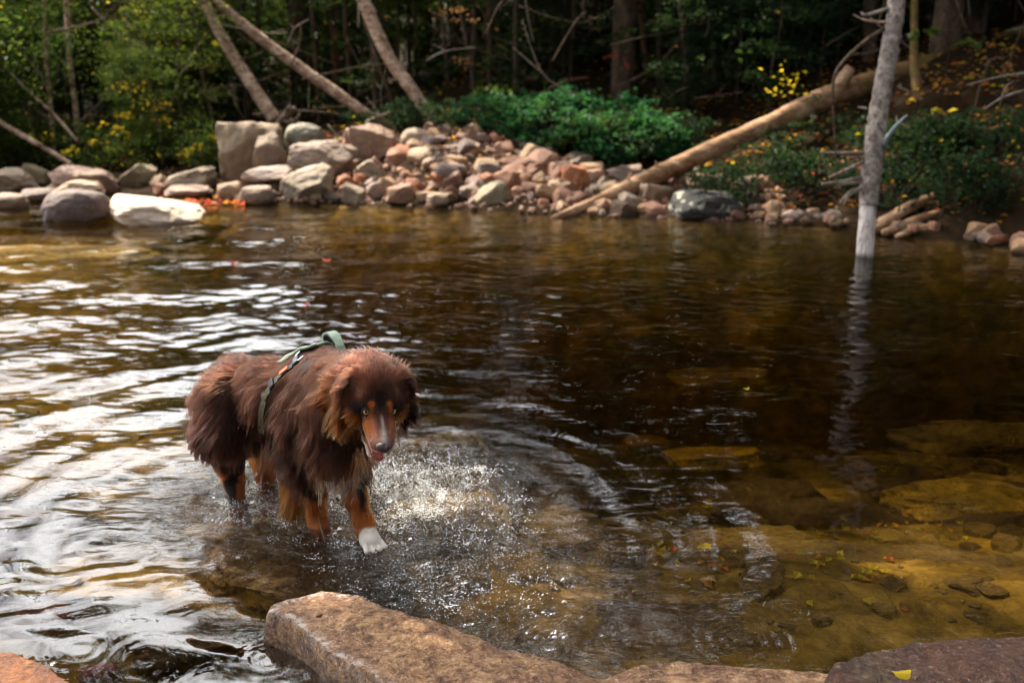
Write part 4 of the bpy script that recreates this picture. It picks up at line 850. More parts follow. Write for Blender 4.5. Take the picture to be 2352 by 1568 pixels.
# thin dead branches tangled in the dark woods
for _ in range(70):
    px = fr.uniform(620, 2352) if _ < 54 else fr.uniform(0, 620); py = fr.uniform(10, 300) if px < 1650 else fr.uniform(10, 430); d = fr.uniform(11.2, 13.2) if px < 1700 else fr.uniform(9.6, 11.5)
    a0 = W(px, py, d); an = fr.uniform(-.9, 2.2); L = fr.uniform(.4, 1.5); e_ = a0+np.array((math.cos(an)*L, fr.uniform(-.3, .3), math.sin(an)*L*.7)); b0 = (a0+e_)/2+fr.normal(0, .10*L, 3)
    o = obj('dead_branch', join_mesh('dead_branch', [tube(curve_pts([a0-a0, b0-a0, e_-a0], 14), np.linspace(.011, .003, 14)*fr.uniform(.6, 1.2), 5, .1, _), tube(curve_pts([(b0-a0), (b0-a0)+np.array((fr.uniform(-.3, .3), .1, fr.uniform(-.1, .35)))*L], 6), np.linspace(.005, .002, 6), 5, .1, _)], M['stub' if _ % 3 == 0 else 'bark']), None, tuple(a0))
    tag(o, ('long ' if L > 1 else 'short ')+('pale grey ' if _ % 3 == 0 else 'brown ')+'dead branch '+where(px)+(', high up' if py < 120 else ', near the ground'), 'branch', 'dead branches tangled in the dark woods')
# green undergrowth between the pile and the dark woods: countable clumps
undd = [leafy_crown('foliage', (0, 0, .2), (.40, .36, .2), 420, [M['leafdark'], M['leafyellow']], 140+k, .06, .07, 18, .015, .3, .5) for k in range(3)]
und = [leafy_crown('foliage', (0, 0, .22), (.42, .36, .24), 520, [M['leafteal'], M['leafgreen']], 120+k, .075, .06, 20, .12, .3, .5) for k in range(4)]
stemm = join_mesh('stem', [tube(curve_pts([(0, 0, -.1), (math.cos(a)*.1, math.sin(a)*.1, .15), (math.cos(a)*.26, math.sin(a)*.22, .34)], 6), np.linspace(.006, .002, 6), 5) for a in np.linspace(0, 5.5, 7)], M['bark'])
def shrub(px, py, s, me_, label, group):
    pyl = np.interp(px, [1268, 1400, 1560, 1760, 1930, 2120], [503, 452, 378, 290, 212, 160])
    if 1268 < px < 2000 and pyl-20 < py < pyl+85: return
    p, d = ray_ground(px, py); label = ('small ' if s < .95 else 'big ')+label+' '+where(px)+(', upper row' if py < 330 else ', lower row'); e = empty('shrub', tuple(p), label, 'shrub', group); e.scale = (s, s, s); e.rotation_euler = (0, 0, fr.uniform(0, 6.28))
    obj('foliage', me_, e); obj('stem', stemm, e)
for _ in range(56):
    t = fr.random(); px = 1110+470*t+fr.uniform(-50, 50); lo, hi = np.interp(px, [1000, 1100, 1250, 1400, 1620], [288, 300, 350, 388, 400]), np.interp(px, [1000, 1100, 1250, 1400, 1620], [268, 262, 268, 300, 335])
    shrub(px, fr.uniform(min(hi, lo), max(hi, lo)), fr.uniform(.55, 1.25), (und[fr.integers(4)] if fr.random() < .8 else undd[0]), 'blue green leafy shrub', 'shrubs of the bright green undergrowth')
undd = [leafy_crown('foliage', (0, 0, .2), (.40, .36, .2), 420, [M['leafdark'], M['leafyellow']], 140+k, .06, .07, 18, .015, .3, .5) for k in range(3)]
for _ in range(30): shrub(fr.uniform(1500, 2400), fr.uniform(300, 500), fr.uniform(.6, 1.1), undd[fr.integers(3)], 'dark leafed shrub', 'dark shrubs of the right bank')
undl = [leafy_crown('foliage', (0, 0, .22), (.42, .36, .22), 520, [M['leafgreen'], M['leafyellow']], 150+k, .055, .07, 22, .06, .3, .5) for k in range(3)]
for _ in range(30): shrub(fr.uniform(-40, 520), fr.uniform(335, 395), fr.uniform(.7, 1.2), undl[fr.integers(3)], 'leafy green shrub', 'shrubs of the left thicket')
for _ in range(10): shrub(fr.uniform(740, 1060), fr.uniform(268, 300), fr.uniform(.5, .9), undd[fr.integers(3)], 'teal leafed shrub', 'shrubs behind the crest')
# sprigs one can pick out by colour
def sprig(px, py, d, spread, n, leaf, mat, label, cat='sprig', flat=.4):
    c = W(px, py, d); e = empty('leafy_sprig', tuple(c), label, cat)
    me_ = leafy_crown('leaves', (0, 0, 0), (spread[0]*d/F, spread[0]*d/F*.6, spread[1]*d/F), n, [M[mat], M[mat]], int(px+py), leaf, spread[1]*d/F*.35, max(3, n//6), 0, .2, .6)
    obj('leaves', me_, e); obj('twig', tube_mesh('twig', [(0, 0, 0), (.1, .1, -.12), (.16, .3, -.35)], [.004, .004, .005], M['bark'], 8, 5, .1), e)
for a in ((1700, 110, 11.5, (110, 40), 34, .10, 'leafgreen', 'bright green maple leaves left of the dead trunk top'), (2170, 90, 9.5, (110, 34), 30, .11, 'leafgreen', 'green maple leaves right of the dead trunk top'),
          (1800, 190, 10.5, (60, 46), 44, .055, 'leafyellow', 'small yellowing leaves above the fallen log'), (1860, 255, 10.2, (60, 40), 20, .08, 'leafdark', 'dark green leaves above the middle of the log'),
          (2060, 310, 9.8, (60, 20), 12, .09, 'leafdark', 'round dark leaves below the log'), (1440, 125, 13, (60, 34), 14, .07, 'leafred', 'few red leaves beside the reddish trunk'), (1600, 60, 13, (60, 30), 12, .07, 'leafred', 'faint pinkish red leaves at the top of the dark woods'),
          (1640, 155, 12.8, (16, 12), 6, .07, 'leafred', 'tiny cluster of dark red leaves under the clean tan trunk'), (2160, 262, 9.0, (44, 14), 4, .085, 'leafyellow', 'yellow leaf trio right of the dead trunk'),
          (2300, 165, 8.6, (60, 26), 26, .05, 'leafdark', 'grey green sprays at the right edge'), (160, 340, 11.2, (24, 16), 12, .06, 'leafyellow', 'bright yellow leaves at the foot of the left trunks'),
          (225, 285, 11.6, (50, 24), 16, .06, 'leafyellow', 'lime yellow leaves in the left thicket'), (505, 98, 11.5, (14, 10), 5, .08, 'leafyellow', 'single bright yellow leaf cluster on the birches'),
          (1070, 45, 12, (110, 24), 60, .05, 'dryneedle', 'rusty needled branch above the pale curved birch'), (15, 95, 8.0, (44, 50), 46, .06, 'leafgreen', 'sunlit pale green needle tuft at the upper left edge'),
          (1420, 250, 12.6, (60, 30), 30, .05, 'dryneedle', 'dead brown brush behind the undergrowth'), (1050, 150, 12.6, (60, 16), 40, .05, 'dryneedle', 'brown dead branch spray behind the pale curved birch'),
          (1520, 250, 12.4, (50, 30), 30, .06, 'leafyellow', 'olive yellow leaves in the dark above the undergrowth')):
    sprig(*a)
# leaf litter on the forest floor
def litter():
    r = np.random.default_rng(33); n = 9000; x = r.uniform(-7, 8, n); s = r.uniform(.5, 7, n)**1.0; y = bankline(x)+s
    keep = (r.random(n) < .35+.65*sstep(.5, 3.5, x)); x, y = x[keep], y[keep]; z = H(x, y)+.015; n = len(x)
    C = xyz(x, y, z); L = r.uniform(.04, .09, n); V, f = leaf_quads(C, L, L*.7, r.normal(size=(n, 3))*np.array((1, 1, .2)), np.array((0, 0, 1.))+r.normal(size=(n, 3))*.3)
    return mesh_data('leaf_litter', V, f, [M['leaforange'], M['dryneedle'], M['leafyellow'], M['leafred']], False, r.choice(4, n, p=(.4, .42, .12, .06)))
tag(obj('leaf_litter', litter()), 'dead orange and brown leaves scattered over the forest floor', 'leaf litter', None, 'stuff')
# red leaves caught along the left waterline
def wrack():
    r = np.random.default_rng(34); n = 90; px = r.uniform(300, 560, n); C = np.array([G(a, b, .02) for a, b in zip(px, 462+r.normal(0, 5, n))]); L = r.uniform(.05, .09, n)
    V, f = leaf_quads(C, L, L*.8, r.normal(size=(n, 3))*np.array((1, 1, .3)), np.array((0, 0, 1.))+r.normal(size=(n, 3))*.5)
    return mesh_data('washed_up_leaves', V, f, [M['leafred'], M['leaforange']], False, r.choice(2, n))
tag(obj('washed_up_leaves', wrack()), 'red and orange leaves washed up along the left waterline', 'leaves', None, 'stuff')
# leaves and pebbles lying on the bed of the pool
def sunken():
    r = np.random.default_rng(35); C = []
    for px, py, sx_, sy_, n in ((1450, 1010, 330, 60, 150), (1560, 1040, 120, 30, 60), (1150, 1100, 90, 70, 50), (2150, 1120, 140, 40, 40), (1800, 1350, 420, 110, 60), (1000, 1010, 90, 20, 25), (300, 760, 260, 120, 90), (150, 600, 180, 30, 50), (1500, 1250, 200, 60, 40)):
        for _ in range(n):
            p = G(px+r.normal(0, sx_*.5), py+r.normal(0, sy_*.5), -.25); C.append((p[0], p[1], float(H(p[0], p[1]))+.012))
    C = np.array(C); n = len(C); L = r.uniform(.02, .042, n); V, f = leaf_quads(C, L, L*.75, r.normal(size=(n, 3))*np.array((1, 1, .2)), np.array((0, 0, 1.))+r.normal(size=(n, 3))*.35)
    return mesh_data('sunken_leaves', V, f, [M['leafyellow'], M['leaforange'], M['leafred']], False, r.choice(3, n, p=(.5, .42, .08)))
tag(obj('sunken_leaves', sunken()), 'yellow and orange leaves lying on the bed under the water', 'leaves', None, 'stuff')
def bed_pebbles():
    r = np.random.default_rng(36); Pc, fc = rock_shape(410, .98, 3, noise=.10); Vs, Fs, o = [], [], 0
    for _ in range(700):
        x = r.uniform(-2.2, 2.4); y = r.uniform(1.8, 4.6); s = r.choice((.012, .02, .04, .075), p=(.36, .34, .2, .10)); z = float(H(x, y))
        an = r.uniform(0, 6.28); Q = Pc*s*np.array((r.uniform(.8, 1.5), r.uniform(.6, 1.0), r.uniform(.25, .5))); Q = np.stack((Q[:, 0]*math.cos(an)-Q[:, 1]*math.sin(an), Q[:, 0]*math.sin(an)+Q[:, 1]*math.cos(an), Q[:, 2]), -1); Vs.append(Q+np.array((x, y, z+s*.1))); Fs.append(fc+o); o += len(Pc)
    return mesh_data('bed_pebbles', np.vstack(Vs), np.vstack(Fs), [M['bedrock']], False)
tag(obj('bed_pebbles', bed_pebbles()), 'brown pebbles strewn over the bed of the pool', 'pebbles', None, 'stuff')
# single leaves one can point to
def one_leaf(px, py, z, L, mat, label, rz=0.0, tilt=.1):
    r = 12; a = np.linspace(0, 2*math.pi, 24, endpoint=False); rad = .5*(1-.25*np.cos(a))*(1+.08*np.cos(5*a)); x = np.cos(a)*rad*L; y = np.sin(a)*rad*L*.62
    rings = np.concatenate([xyz(x*k, y*k, .12*L*(k**2)*np.cos(2*a)+.02*L) for k in (1, .66, .33, .02)]); f = grid_faces(4, 24, True)
    m = mesh_data('fallen_leaf', rings, f, [M[mat]]); o = obj('fallen_leaf', m, None, tuple(G(px, py, z))); o.rotation_euler = (tilt, tilt*.5, rz); tag(o, label, 'leaf')
    obj('leaf_stalk', tube_mesh('leaf_stalk', [(-.3*L, 0, .02*L), (-.6*L, .02*L, .06*L), (-.8*L, .06*L, .12*L)], [.0012, .001, .0008], M['bark'], 6, 5, .1), o)
one_leaf(2075, 1546, .135, .042, 'leafyellow', 'small yellow orange leaf lying on the dark wet boulder in the corner', .3)
one_leaf(540, 603, .006, .05, 'leafred', 'pale pink leaf floating furthest out on the pool', .8)
one_leaf(752, 597, .006, .06, 'leafred', 'dark red leaf floating beyond the dog near the stone pile reflection', .1)
one_leaf(705, 697, .006, .04, 'leafred', 'small pink leaf floating just above the dog back', 1.1)
one_leaf(1715, 892, .006, .03, 'leafyellow', 'tiny pale leaf floating in the dark middle of the pool', .4)
for k, (pts) in enumerate((((1910, 1568), (1945, 1548)), ((2200, 1545), (2210, 1515)), ((2290, 1455), (2352, 1457)))):
    a, b = G(*pts[0], .14), G(*pts[1], .14); o = obj('pine_needle', tube_mesh('pine_needle', [(0, 0, 0), tuple((b-a)/2+np.array((.002, 0, .004))), tuple(b-a)], [.0009, .0009, .0004], M['dryneedle'], 8, 5, 0), None, tuple(a))
    tag(o, ('dry pine needle at the lower left of the dark wet boulder', 'dry pine needle upright of the yellow leaf on the dark wet boulder', 'dry pine needle on the far edge of the dark wet boulder')[k], 'pine needle')
rock('pebble', 77, G(733, 1412, .135), (.008, .007, .006), (.04, .03, .03), 'near', 'tiny black pebble on the far end of the reddish slab', 'pebble', sub=2)

# ------------------------------------------------------------------ the dog
import openvdb
from mathutils.kdtree import KDTree
def camv(x, y, z): return np.array((x, y*sn - z*cs, y*cs + z*sn))   # camera right / up / back to world
def unit(v): v = np.asarray(v, float); return v/np.linalg.norm(v)
HE = W(871, 940, 2.45)                                     # midpoint between the eyes
HF = unit(camv(.21, -.74, .64)); HR = camv(.94, .02, -.33); HR = unit(HR-HF*(HR@HF)); HU = np.cross(HF, HR)
if HU[2] < 0: HU = -HU
def HL(x, y, z): return HE+HR*x+HF*y+HU*z
def hloc(P): q = P-HE; return q@HR, q@HF, q@HU
DHEAD = unit(np.array((.62, -.72, 0)))                     # heading of the body
DSIDE = np.array((-DHEAD[1], DHEAD[0], 0))                 # dog's left
UPV = np.array((0, 0, 1.))
VOX = .0036
LO = np.array((-1.22, 2.08, -.16)); HI = np.array((-.14, 3.45, .62)); NG = ((HI-LO)/VOX).astype(int)+1
SD = np.full(tuple(NG), .06, np.float32)
def _box(lo, hi, pad):
    a = np.clip(((np.minimum(lo, hi)-pad-LO)/VOX).astype(int), 0, NG); b = np.clip(((np.maximum(lo, hi)+pad-LO)/VOX).astype(int)+2, 0, NG)
    ax = [LO[i]+VOX*np.arange(a[i], b[i]) for i in range(3)]; P = np.stack(np.meshgrid(*ax, indexing='ij'), -1)
    return (slice(a[0], b[0]), slice(a[1], b[1]), slice(a[2], b[2])), P
def blend(sl, d, k, sub=False):
    o = SD[sl]
    if sub: h = np.clip(.5-.5*(o+d)/k, 0, 1); SD[sl] = o*(1-h)+(-d)*h+k*h*(1-h); return
    h = np.clip(.5+.5*(o-d)/k, 0, 1); SD[sl] = o*(1-h)+d*h-k*h*(1-h)
def cone(a, b, ra, rb, k=.03):
    sl, P = _box(np.minimum(a, b)-max(ra, rb), np.maximum(a, b)+max(ra, rb), .05)
    e = b-a; t = np.clip(((P-a)@e)/(e@e), 0, 1); d = np.linalg.norm(P-a-t[..., None]*e, axis=-1)-(ra+(rb-ra)*t); blend(sl, d, k)
def ell(c, r, axes=None, k=.03, sub=False):
    A = np.eye(3) if axes is None else np.array(axes); m = max(r)
    sl, P = _box(c-m, c+m, .05); q = (P-c)@A.T; r = np.array(r)
    k0 = np.linalg.norm(q/r, axis=-1); k1 = np.linalg.norm(q/(r*r), axis=-1)+1e-9; blend(sl, k0*(k0-1)/k1, k, sub)
def limb(pts, k=.025):
    for (a, ra), (b, rb) in zip(pts, pts[1:]): cone(np.array(a), np.array(b), ra, rb, k)
BA = [DSIDE, DHEAD, UPV]
pel, mid_, che = W(556, 893, 3.10), W(650, 917, 2.96), W(735, 925, 2.85)
ell(pel, (.088, .115, .095), BA, .04); ell(mid_+UPV*.012, (.100, .19, .102), BA, .05); ell(che+UPV*.012, (.098, .145, .118), BA, .04)
ell(W(742, 868, 2.84), (.075, .11, .07), BA, .05)
cone(W(755, 895, 2.78), HL(0, -.11, -.05), .098, .070, .05); ell(W(778, 985, 2.72), (.07, .075, .085), BA, .05)
cone(W(770, 1000, 2.74), W(768, 1060, 2.80), .055, .022, .04)
FR = [(W(702, 950, 2.80), .066), (W(692, 1045, 2.84), .045), (W(724, 1135, 2.88), .028), (W(727, 1188, 2.93), .025), (W(735, 1214, 2.92), .030)]
FL = [(W(790, 958, 2.80), .060), (W(797, 1048, 2.86), .042), (W(816, 1140, 2.87), .028), (W(838, 1208, 2.85), .025), (W(850, 1238, 2.82), .028)]
BR = [(W(530, 905, 3.06), .085), (W(512, 1000, 3.02), .062), (W(536, 1102, 3.12), .030), (W(550, 1165, 3.13), .023), (W(556, 1208, 3.12), .028)]
BL = [(W(590, 905, 3.19), .080), (W(602, 1000, 3.14), .055), (W(608, 1085, 3.26), .032), (W(613, 1130, 3.28), .026), (W(622, 1168, 3.27), .028)]
for lg_ in (FR, FL, BR, BL): limb(lg_)
for lg_, fw, n4 in ((FR, DHEAD, 1), (FL, unit((.5, -.85, -.02)), 1), (BR, DHEAD, 1), (BL, DHEAD, 1)):
    c = lg_[-1][0]; s_ = np.cross(fw, UPV)
    ell(c+fw*.004-UPV*.004, (.028, .032, .018), [unit(s_), unit(fw), UPV], .012)
    for j in (-1.5, -.5, .5, 1.5):
        a = c+fw*.018+s_*j*.0150-UPV*.004; cone(a, a+fw*(.034-.006*abs(j))+s_*j*.003-UPV*.008, .0082, .0086, .001)
ell(HL(-.006, -.125, -.045), (.084, .070, .060), [HR, HF, HU], .05)
# feathering behind the right forearm, a wet slab of fur
cone(W(688, 1050, 2.90), W(676, 1148, 2.97), .034, .026, .03)
# head
ell(HL(0, -.066, .002), (.062, .074, .048), [HR, HF, HU], .02)
for s_ in (-1, 1):
    cone(HL(s_*.030, -.024, .016), HL(s_*.020, .004, .004), .019, .016, .012)
    ell(HL(s_*.044, -.06, -.034), (.028, .055, .040), [HR, HF, HU], .02)
    cone(HL(s_*.019, .022, -.030), HL(s_*.0135, .082, -.030), .0185, .0140, .010)
cone(HL(0, -.005, -.014), HL(0, .086, -.018), .036, .0225, .016)
cone(HL(0, .06, -.018), HL(0, .094, -.017), .022, .0180, .008)
cone(HL(0, -.05, -.082), HL(-.010, .056, -.096), .030, .0140, .012)
ell(HL(-.002, .03, -.062), (.0165, .060, .0155), [HR, HF, HU], .005, sub=True)     # open mouth
for s_ in (-1, 1):
    ell(HL(s_*.0315, .010, -.001), (.0135, .011, .0105), [HR, HF, HU], .006, sub=True)
    # drop ears
    limb([(HL(s_*.046, -.082, .016), .019), (HL(s_*.062, -.070, -.008), .017), (HL(s_*.070, -.055, -.045), .014), (HL(s_*.070, -.046, -.078), .009)], .02)
gr_ = openvdb.FloatGrid(background=.06); gr_.copyFromArray(SD); gr_.transform = openvdb.createLinearTransform(voxelSize=VOX)
bv, bq = gr_.convertToQuads(0.0); bv = bv+LO; bq = bq[:, ::-1].astype(np.int64)
def sdf(P):
    q = np.clip((np.asarray(P)-LO)/VOX, 0, NG-1.001); i = q.astype(int); f = q-i; r = 0
    for a in (0, 1):
        for b in (0, 1):
            for c in (0, 1):
                r = r+SD[i[..., 0]+a, i[..., 1]+b, i[..., 2]+c]*(f[..., 0] if a else 1-f[..., 0])*(f[..., 1] if b else 1-f[..., 1])*(f[..., 2] if c else 1-f[..., 2])
    return r
def grad(P, e=.005):
    g_ = np.stack([sdf(P+e*v)-sdf(P-e*v) for v in np.eye(3)], -1); return g_/(np.linalg.norm(g_, axis=-1)[..., None]+1e-9)
def hit(px, py, off=.0):
    d = np.linspace(2.1, 3.5, 700); P = np.array([W(px, py, k) for k in d]); s = sdf(P); k = np.argmax(s < off); return P[k]
def segd(P, pts):
    d = np.full(len(P), 9.)
    for a, b in zip(pts, pts[1:]):
        e = b-a; t = np.clip(((P-a)@e)/(e@e), 0, 1); d = np.minimum(d, np.linalg.norm(P-a-t[:, None]*e, axis=1))
    return d
DARK, CHOC, RED_, TANC, WHT, MAUV = map(np.array, ((.0050, .0021, .0016), (.0155, .0046, .0024), (.044, .0118, .0048), (.27, .074, .014), (.82, .74, .66), (.20, .085, .058)))
HCEN = HL(0, -.05, -.01)
def masks(P):
    hx, hy, hz = hloc(P); hd = np.minimum(np.linalg.norm(P-HCEN, axis=1), segd(P, [HL(0, 0, -.04), HL(0, .12, -.05)])+.055); head = sstep(.135, .115, hd)
    return hx, hy, hz, head
def coat_color(P):
    n = len(P); hx, hy, hz, head = masks(P); ax = np.abs(hx); nz = vnoise(P*60); n2 = vnoise(P*14)
    c = np.tile(CHOC, (n, 1))
    def put_(m, col):
        nonlocal c; m = np.clip(m, 0, 1)[:, None]; c = c*(1-m)+np.asarray(col)*m
    put_(sstep(.25, .50, P[:, 2]+.05*n2)*.8, RED_); put_(sstep(.0, .8, n2)*.45, DARK); put_(sstep(.25, .9, -n2)*.4, RED_)
    # legs
    dFR, dFL, dBR, dBL = (segd(P, [q[0] for q in l_[1:]]) for l_ in (FR, FL, BR, BL))
    wob = .02*n2+.008*nz
    put_(sstep(.07, .05, dFR)*sstep(.17, .13, P[:, 2]+wob), TANC); put_(sstep(.07, .05, dBL)*sstep(.17, .12, P[:, 2]+wob), TANC)
    put_(sstep(.07, .05, dFL)*sstep(.19, .15, P[:, 2]+wob), TANC); put_(sstep(.07, .05, dBR)*sstep(.12, .07, P[:, 2]+wob), TANC*.8)
    put_(sstep(.045, .03, segd(P, [W(690, 1065, 2.88), W(676, 1150, 2.95)]))*sstep(.20, .16, P[:, 2]+wob), TANC*1.1)
    st = segd(P, [W(826, 1060, 2.84), W(832, 1120, 2.84), W(842, 1165, 2.83)]); put_(sstep(.022, .012, st+.004*nz), DARK)
    st = segd(P, [W(706, 1060, 2.82), W(716, 1110, 2.84), W(722, 1135, 2.85)]); put_(sstep(.026, .014, st+.004*nz), DARK)
    st = segd(P, [W(545, 1050, 3.05), W(528, 1110, 3.09), W(530, 1150, 3.1)]); put_(sstep(.026, .014, st+.004*nz), DARK)
    put_(sstep(.05, .035, segd(P, [W(546, 1208, 3.12), W(560, 1212, 3.1)]))*0, WHT)
    put_(sstep(.055, .040, np.linalg.norm(P-(FL[-1][0]+np.array((.012, -.02, -.004))), axis=1)+.004*nz), WHT)
    put_(sstep(.085, .055, np.linalg.norm((P-W(768, 1062, 2.79))*np.array((1, 1, 1)), axis=1)+.01*n2)*(P[:, 2] < .30), WHT*.85)
    # head
    body = c.copy(); put_(head, RED_*1.05)
    def hm(cx, cy_, cz, r, s=.35): return head*sstep(r*(1+s), r*(1-s), np.sqrt((hx-cx)**2+(hy-cy_)**2+(hz-cz)**2)+.003*nz)
    put_(head*sstep(.036, .048, ax+.004*nz)*sstep(-.006, -.028, hz+.006*nz)*sstep(-.13, -.06, hy), TANC*.8)                 # cheeks
    put_(head*sstep(-.045, -.06, hz), TANC*.9)
    put_(head*sstep(.004, .022, hy)*sstep(.015, .0, hz), MAUV)                                       # muzzle top
    put_(head*sstep(-.004, .01, hy)*sstep(.017, .026, ax+.003*nz)*sstep(.085, .05, hy), TANC*.8)             # muzzle side
    put_(head*sstep(.016, .006, ax+.003*nz)*sstep(-.040, -.012, hy+.005*nz)*sstep(.022, .008, hy), DARK*1.3)
    put_(head*sstep(.055, .03, np.sqrt(hx**2+(hy+.01)**2))*sstep(.01, -.01, hy)*.45, DARK*2)              # dark stop
    for s in (-1, 1):
        put_(hm(s*.037, -.002, -.003, .026), DARK*1.3); put_(head*sstep(.014, .006, segd(P, [HL(s*.036, 0, 0), HL(s*.056, -.03, -.012)])), DARK*1.3); put_(hm(s*.031, .012, -.016, .009), TANC*.45)
        put_(hm(s*.0215, -.001, .0215, .0088), TANC)
    put_(head*sstep(.0045, .0015, ax+.001*nz)*sstep(.022, .045, hy)*(hz > -.02)*.6, WHT*.42)
    put_(head*sstep(.012, .004, ax)*sstep(.055, .075, hy)*(hz > -.022)*.6, WHT*.35)
    put_(head*sstep(.03, .05, hy)*sstep(-.036, -.043, hz)*(hz > -.052), WHT*.22)                      # upper lip
    put_(head*sstep(.0, .03, hy)*sstep(-.086, -.094, hz), WHT*.7)                                    # chin
    ed = np.minimum(segd(P, [HL(-.050, -.082, .014), HL(-.069, -.06, -.03), HL(-.070, -.045, -.09)]), segd(P, [HL(.050, -.082, .014), HL(.069, -.06, -.03), HL(.070, -.045, -.09)]))
    put_(head*sstep(.026, .018, ed), CHOC); put_(head*(hx > .06)*sstep(.03, .02, ed), DARK*1.2)
    inm = head*(np.abs(hx) < .019)*((hz > -.082) & (hz < -.045))*(hy > -.03)*(hy < .075)
    put_(inm, (.055, .012, .010))
    # ruff below the cheeks turns tan then pale at the throat
    rf_ = sstep(.075, .03, segd(P, [HL(-.055, -.05, -.07), HL(-.035, -.04, -.13), HL(-.015, -.03, -.17)]))*(1-head*.5); put_(rf_*.8, TANC*.75)
    rf2 = sstep(.04, .015, segd(P, [HL(.0, -.02, -.10), HL(.0, -.03, -.16)])); put_(rf2*.6, WHT*.42)
    return np.clip(c*(1+.18*nz)[:, None], .003, 1)
# body mesh
tri = np.vstack((bq[:, [0, 1, 2]], bq[:, [0, 2, 3]]))
dog = empty('dog', (float(che[0]), float(che[1]), -.05), 'wet dark brown long haired dog with tan cheeks and green harness wading in water', 'dog')
DO = np.array(dog.location)
def under(o, par=None): o.parent = par or dog; return o
bm_ = mesh_data('body', bv-DO, bq)
ca = bm_.color_attributes.new('coat', 'FLOAT_COLOR', 'POINT'); cc = np.ones((len(bv), 4), np.float32); cc[:, :3] = coat_color(bv); ca.data.foreach_set('color', cc.ravel())
s = NT('skin_and_short_coat'); a_ = s.n('ShaderNodeAttribute', attribute_name='coat')
fz = s.noise(s.pos(), 420, 3, .7); bm_.materials.append(s.done(s.bsdf(a_.outputs['Color'], .6, s.bump(fz, .5, .003), .3)))
body = obj('body', bm_, dog)
# fur
def fur_fields(P, N):
    hx, hy, hz, head = masks(P); ax = np.abs(hx); n = len(P); n2 = vnoise(P*9+3)
    D = -DHEAD*.55-UPV*.85+np.zeros((n, 3)); top_ = sstep(.4, .9, N[:, 2])
    D = D+top_[:, None]*(-DHEAD*.7+UPV*.55)+np.stack((n2*.3, vnoise(P*9+7)*.3, n2*0), 1)
    L = .066-.018*sstep(.30, .20, P[:, 2])-.020*top_; lift = .36+.04*top_
    # rump: hair stands off backward
    rump = sstep(.12, .02, ((P-pel)@DHEAD)+.08); D = D+(-DHEAD*.5)[None]*rump[:, None]; L = L+.012*rump
    # legs
    legd = np.minimum.reduce([segd(P, [q[0] for q in l_[2:]]+[l_[-1][0]+DHEAD*.05]) for l_ in (FR, FL, BR, BL)]); lg = sstep(.075, .055, legd)*sstep(.27, .19, P[:, 2])
    D = D*(1-lg[:, None])+lg[:, None]*(-UPV*1.0-DHEAD*.12); L = L*(1-lg)+lg*(.0+.013*sstep(.025, .085, P[:, 2])); lift = lift*(1-lg)+lg*.10
    up_ = np.minimum(segd(P, [q[0] for q in BR[1:3]]), segd(P, [q[0] for q in BL[1:3]])); ul = sstep(.075, .05, up_)*sstep(.30, .22, P[:, 2]); L = L*(1-ul*.65)
    ft = sstep(.045, .03, segd(P, [W(690, 1065, 2.88), W(676, 1150, 2.95)])); L = np.maximum(L, (.03*sstep(.02, .10, P[:, 2])+.006)*ft)
    # neck and ruff
    nk = sstep(.17, .10, np.linalg.norm(P-HL(0, -.16, -.06), axis=1))*(1-head); D = D*(1-nk[:, None]*.6)+nk[:, None]*.6*(-HF*.25-UPV*.9); L = L+.012*nk
    # head
    Dh = -HF[None]*1.0+HR[None]*(np.sign(hx)*sstep(.01, .05, ax)*.22)[:, None]-HU[None]*(.35*sstep(.01, -.04, hz))[:, None]-UPV*(.25*sstep(.03, .06, ax))[:, None]
    D = D*(1-head[:, None])+Dh*head[:, None]
    Lh = .030-.024*sstep(-.060, -.005, hy)+.006*n2*(hy < -.04); Lh = np.where(hy > .0, .0045, Lh); ck = sstep(.036, .052, ax)*sstep(.0, -.02, hz)*sstep(.02, -.02, hy); Lh = Lh+.026*ck*sstep(.012, .022, np.minimum(segd(P, [HL(-.034, -.03, -.050), HL(-.021, .05, -.05)]), segd(P, [HL(.034, -.03, -.050), HL(.021, .05, -.05)])))
    Lh = np.where((hz < -.085) & (hy < .04), .035, Lh)
    ed = np.minimum(segd(P, [HL(-.050, -.082, .014), HL(-.069, -.06, -.03), HL(-.070, -.045, -.09)]), segd(P, [HL(.050, -.082, .014), HL(.069, -.06, -.03), HL(.070, -.045, -.09)]))
    er = sstep(.03, .018, ed)*head; D = D*(1-er[:, None])+er[:, None]*(-UPV*.9-HF*.1+HR[None]*(np.sign(hx)*.25)[:, None]); Lh = Lh*(1-er)+.045*er
    L = L*(1-head)+Lh*head; lift = lift*(1-head)+head*np.where(hy > 0, .12, .38)
    # keep clear of eyes, nose, mouth
    for s in (-1, 1):
        de = np.sqrt((hx-s*.0315)**2+(hy-.006)**2+(hz+.001)**2); L = L*sstep(.0135, .019, de)
        L = np.where(de < .0135, 0, L)
    L = np.where((hy > .086) & (head > .5) & (hz > -.034), 0, L)
    L = np.where((np.abs(hx) < .026) & (hz > -.086) & (hz < -.042) & (hy > -.03) & (head > .5), 0, L)
    return D, L, lift
STRAP = [hit(706, 836), hit(690, 850), hit(668, 866), hit(645, 888), hit(628, 912), hit(618, 940), hit(612, 975)]
PANEL = [hit(700, 826), hit(745, 826)]
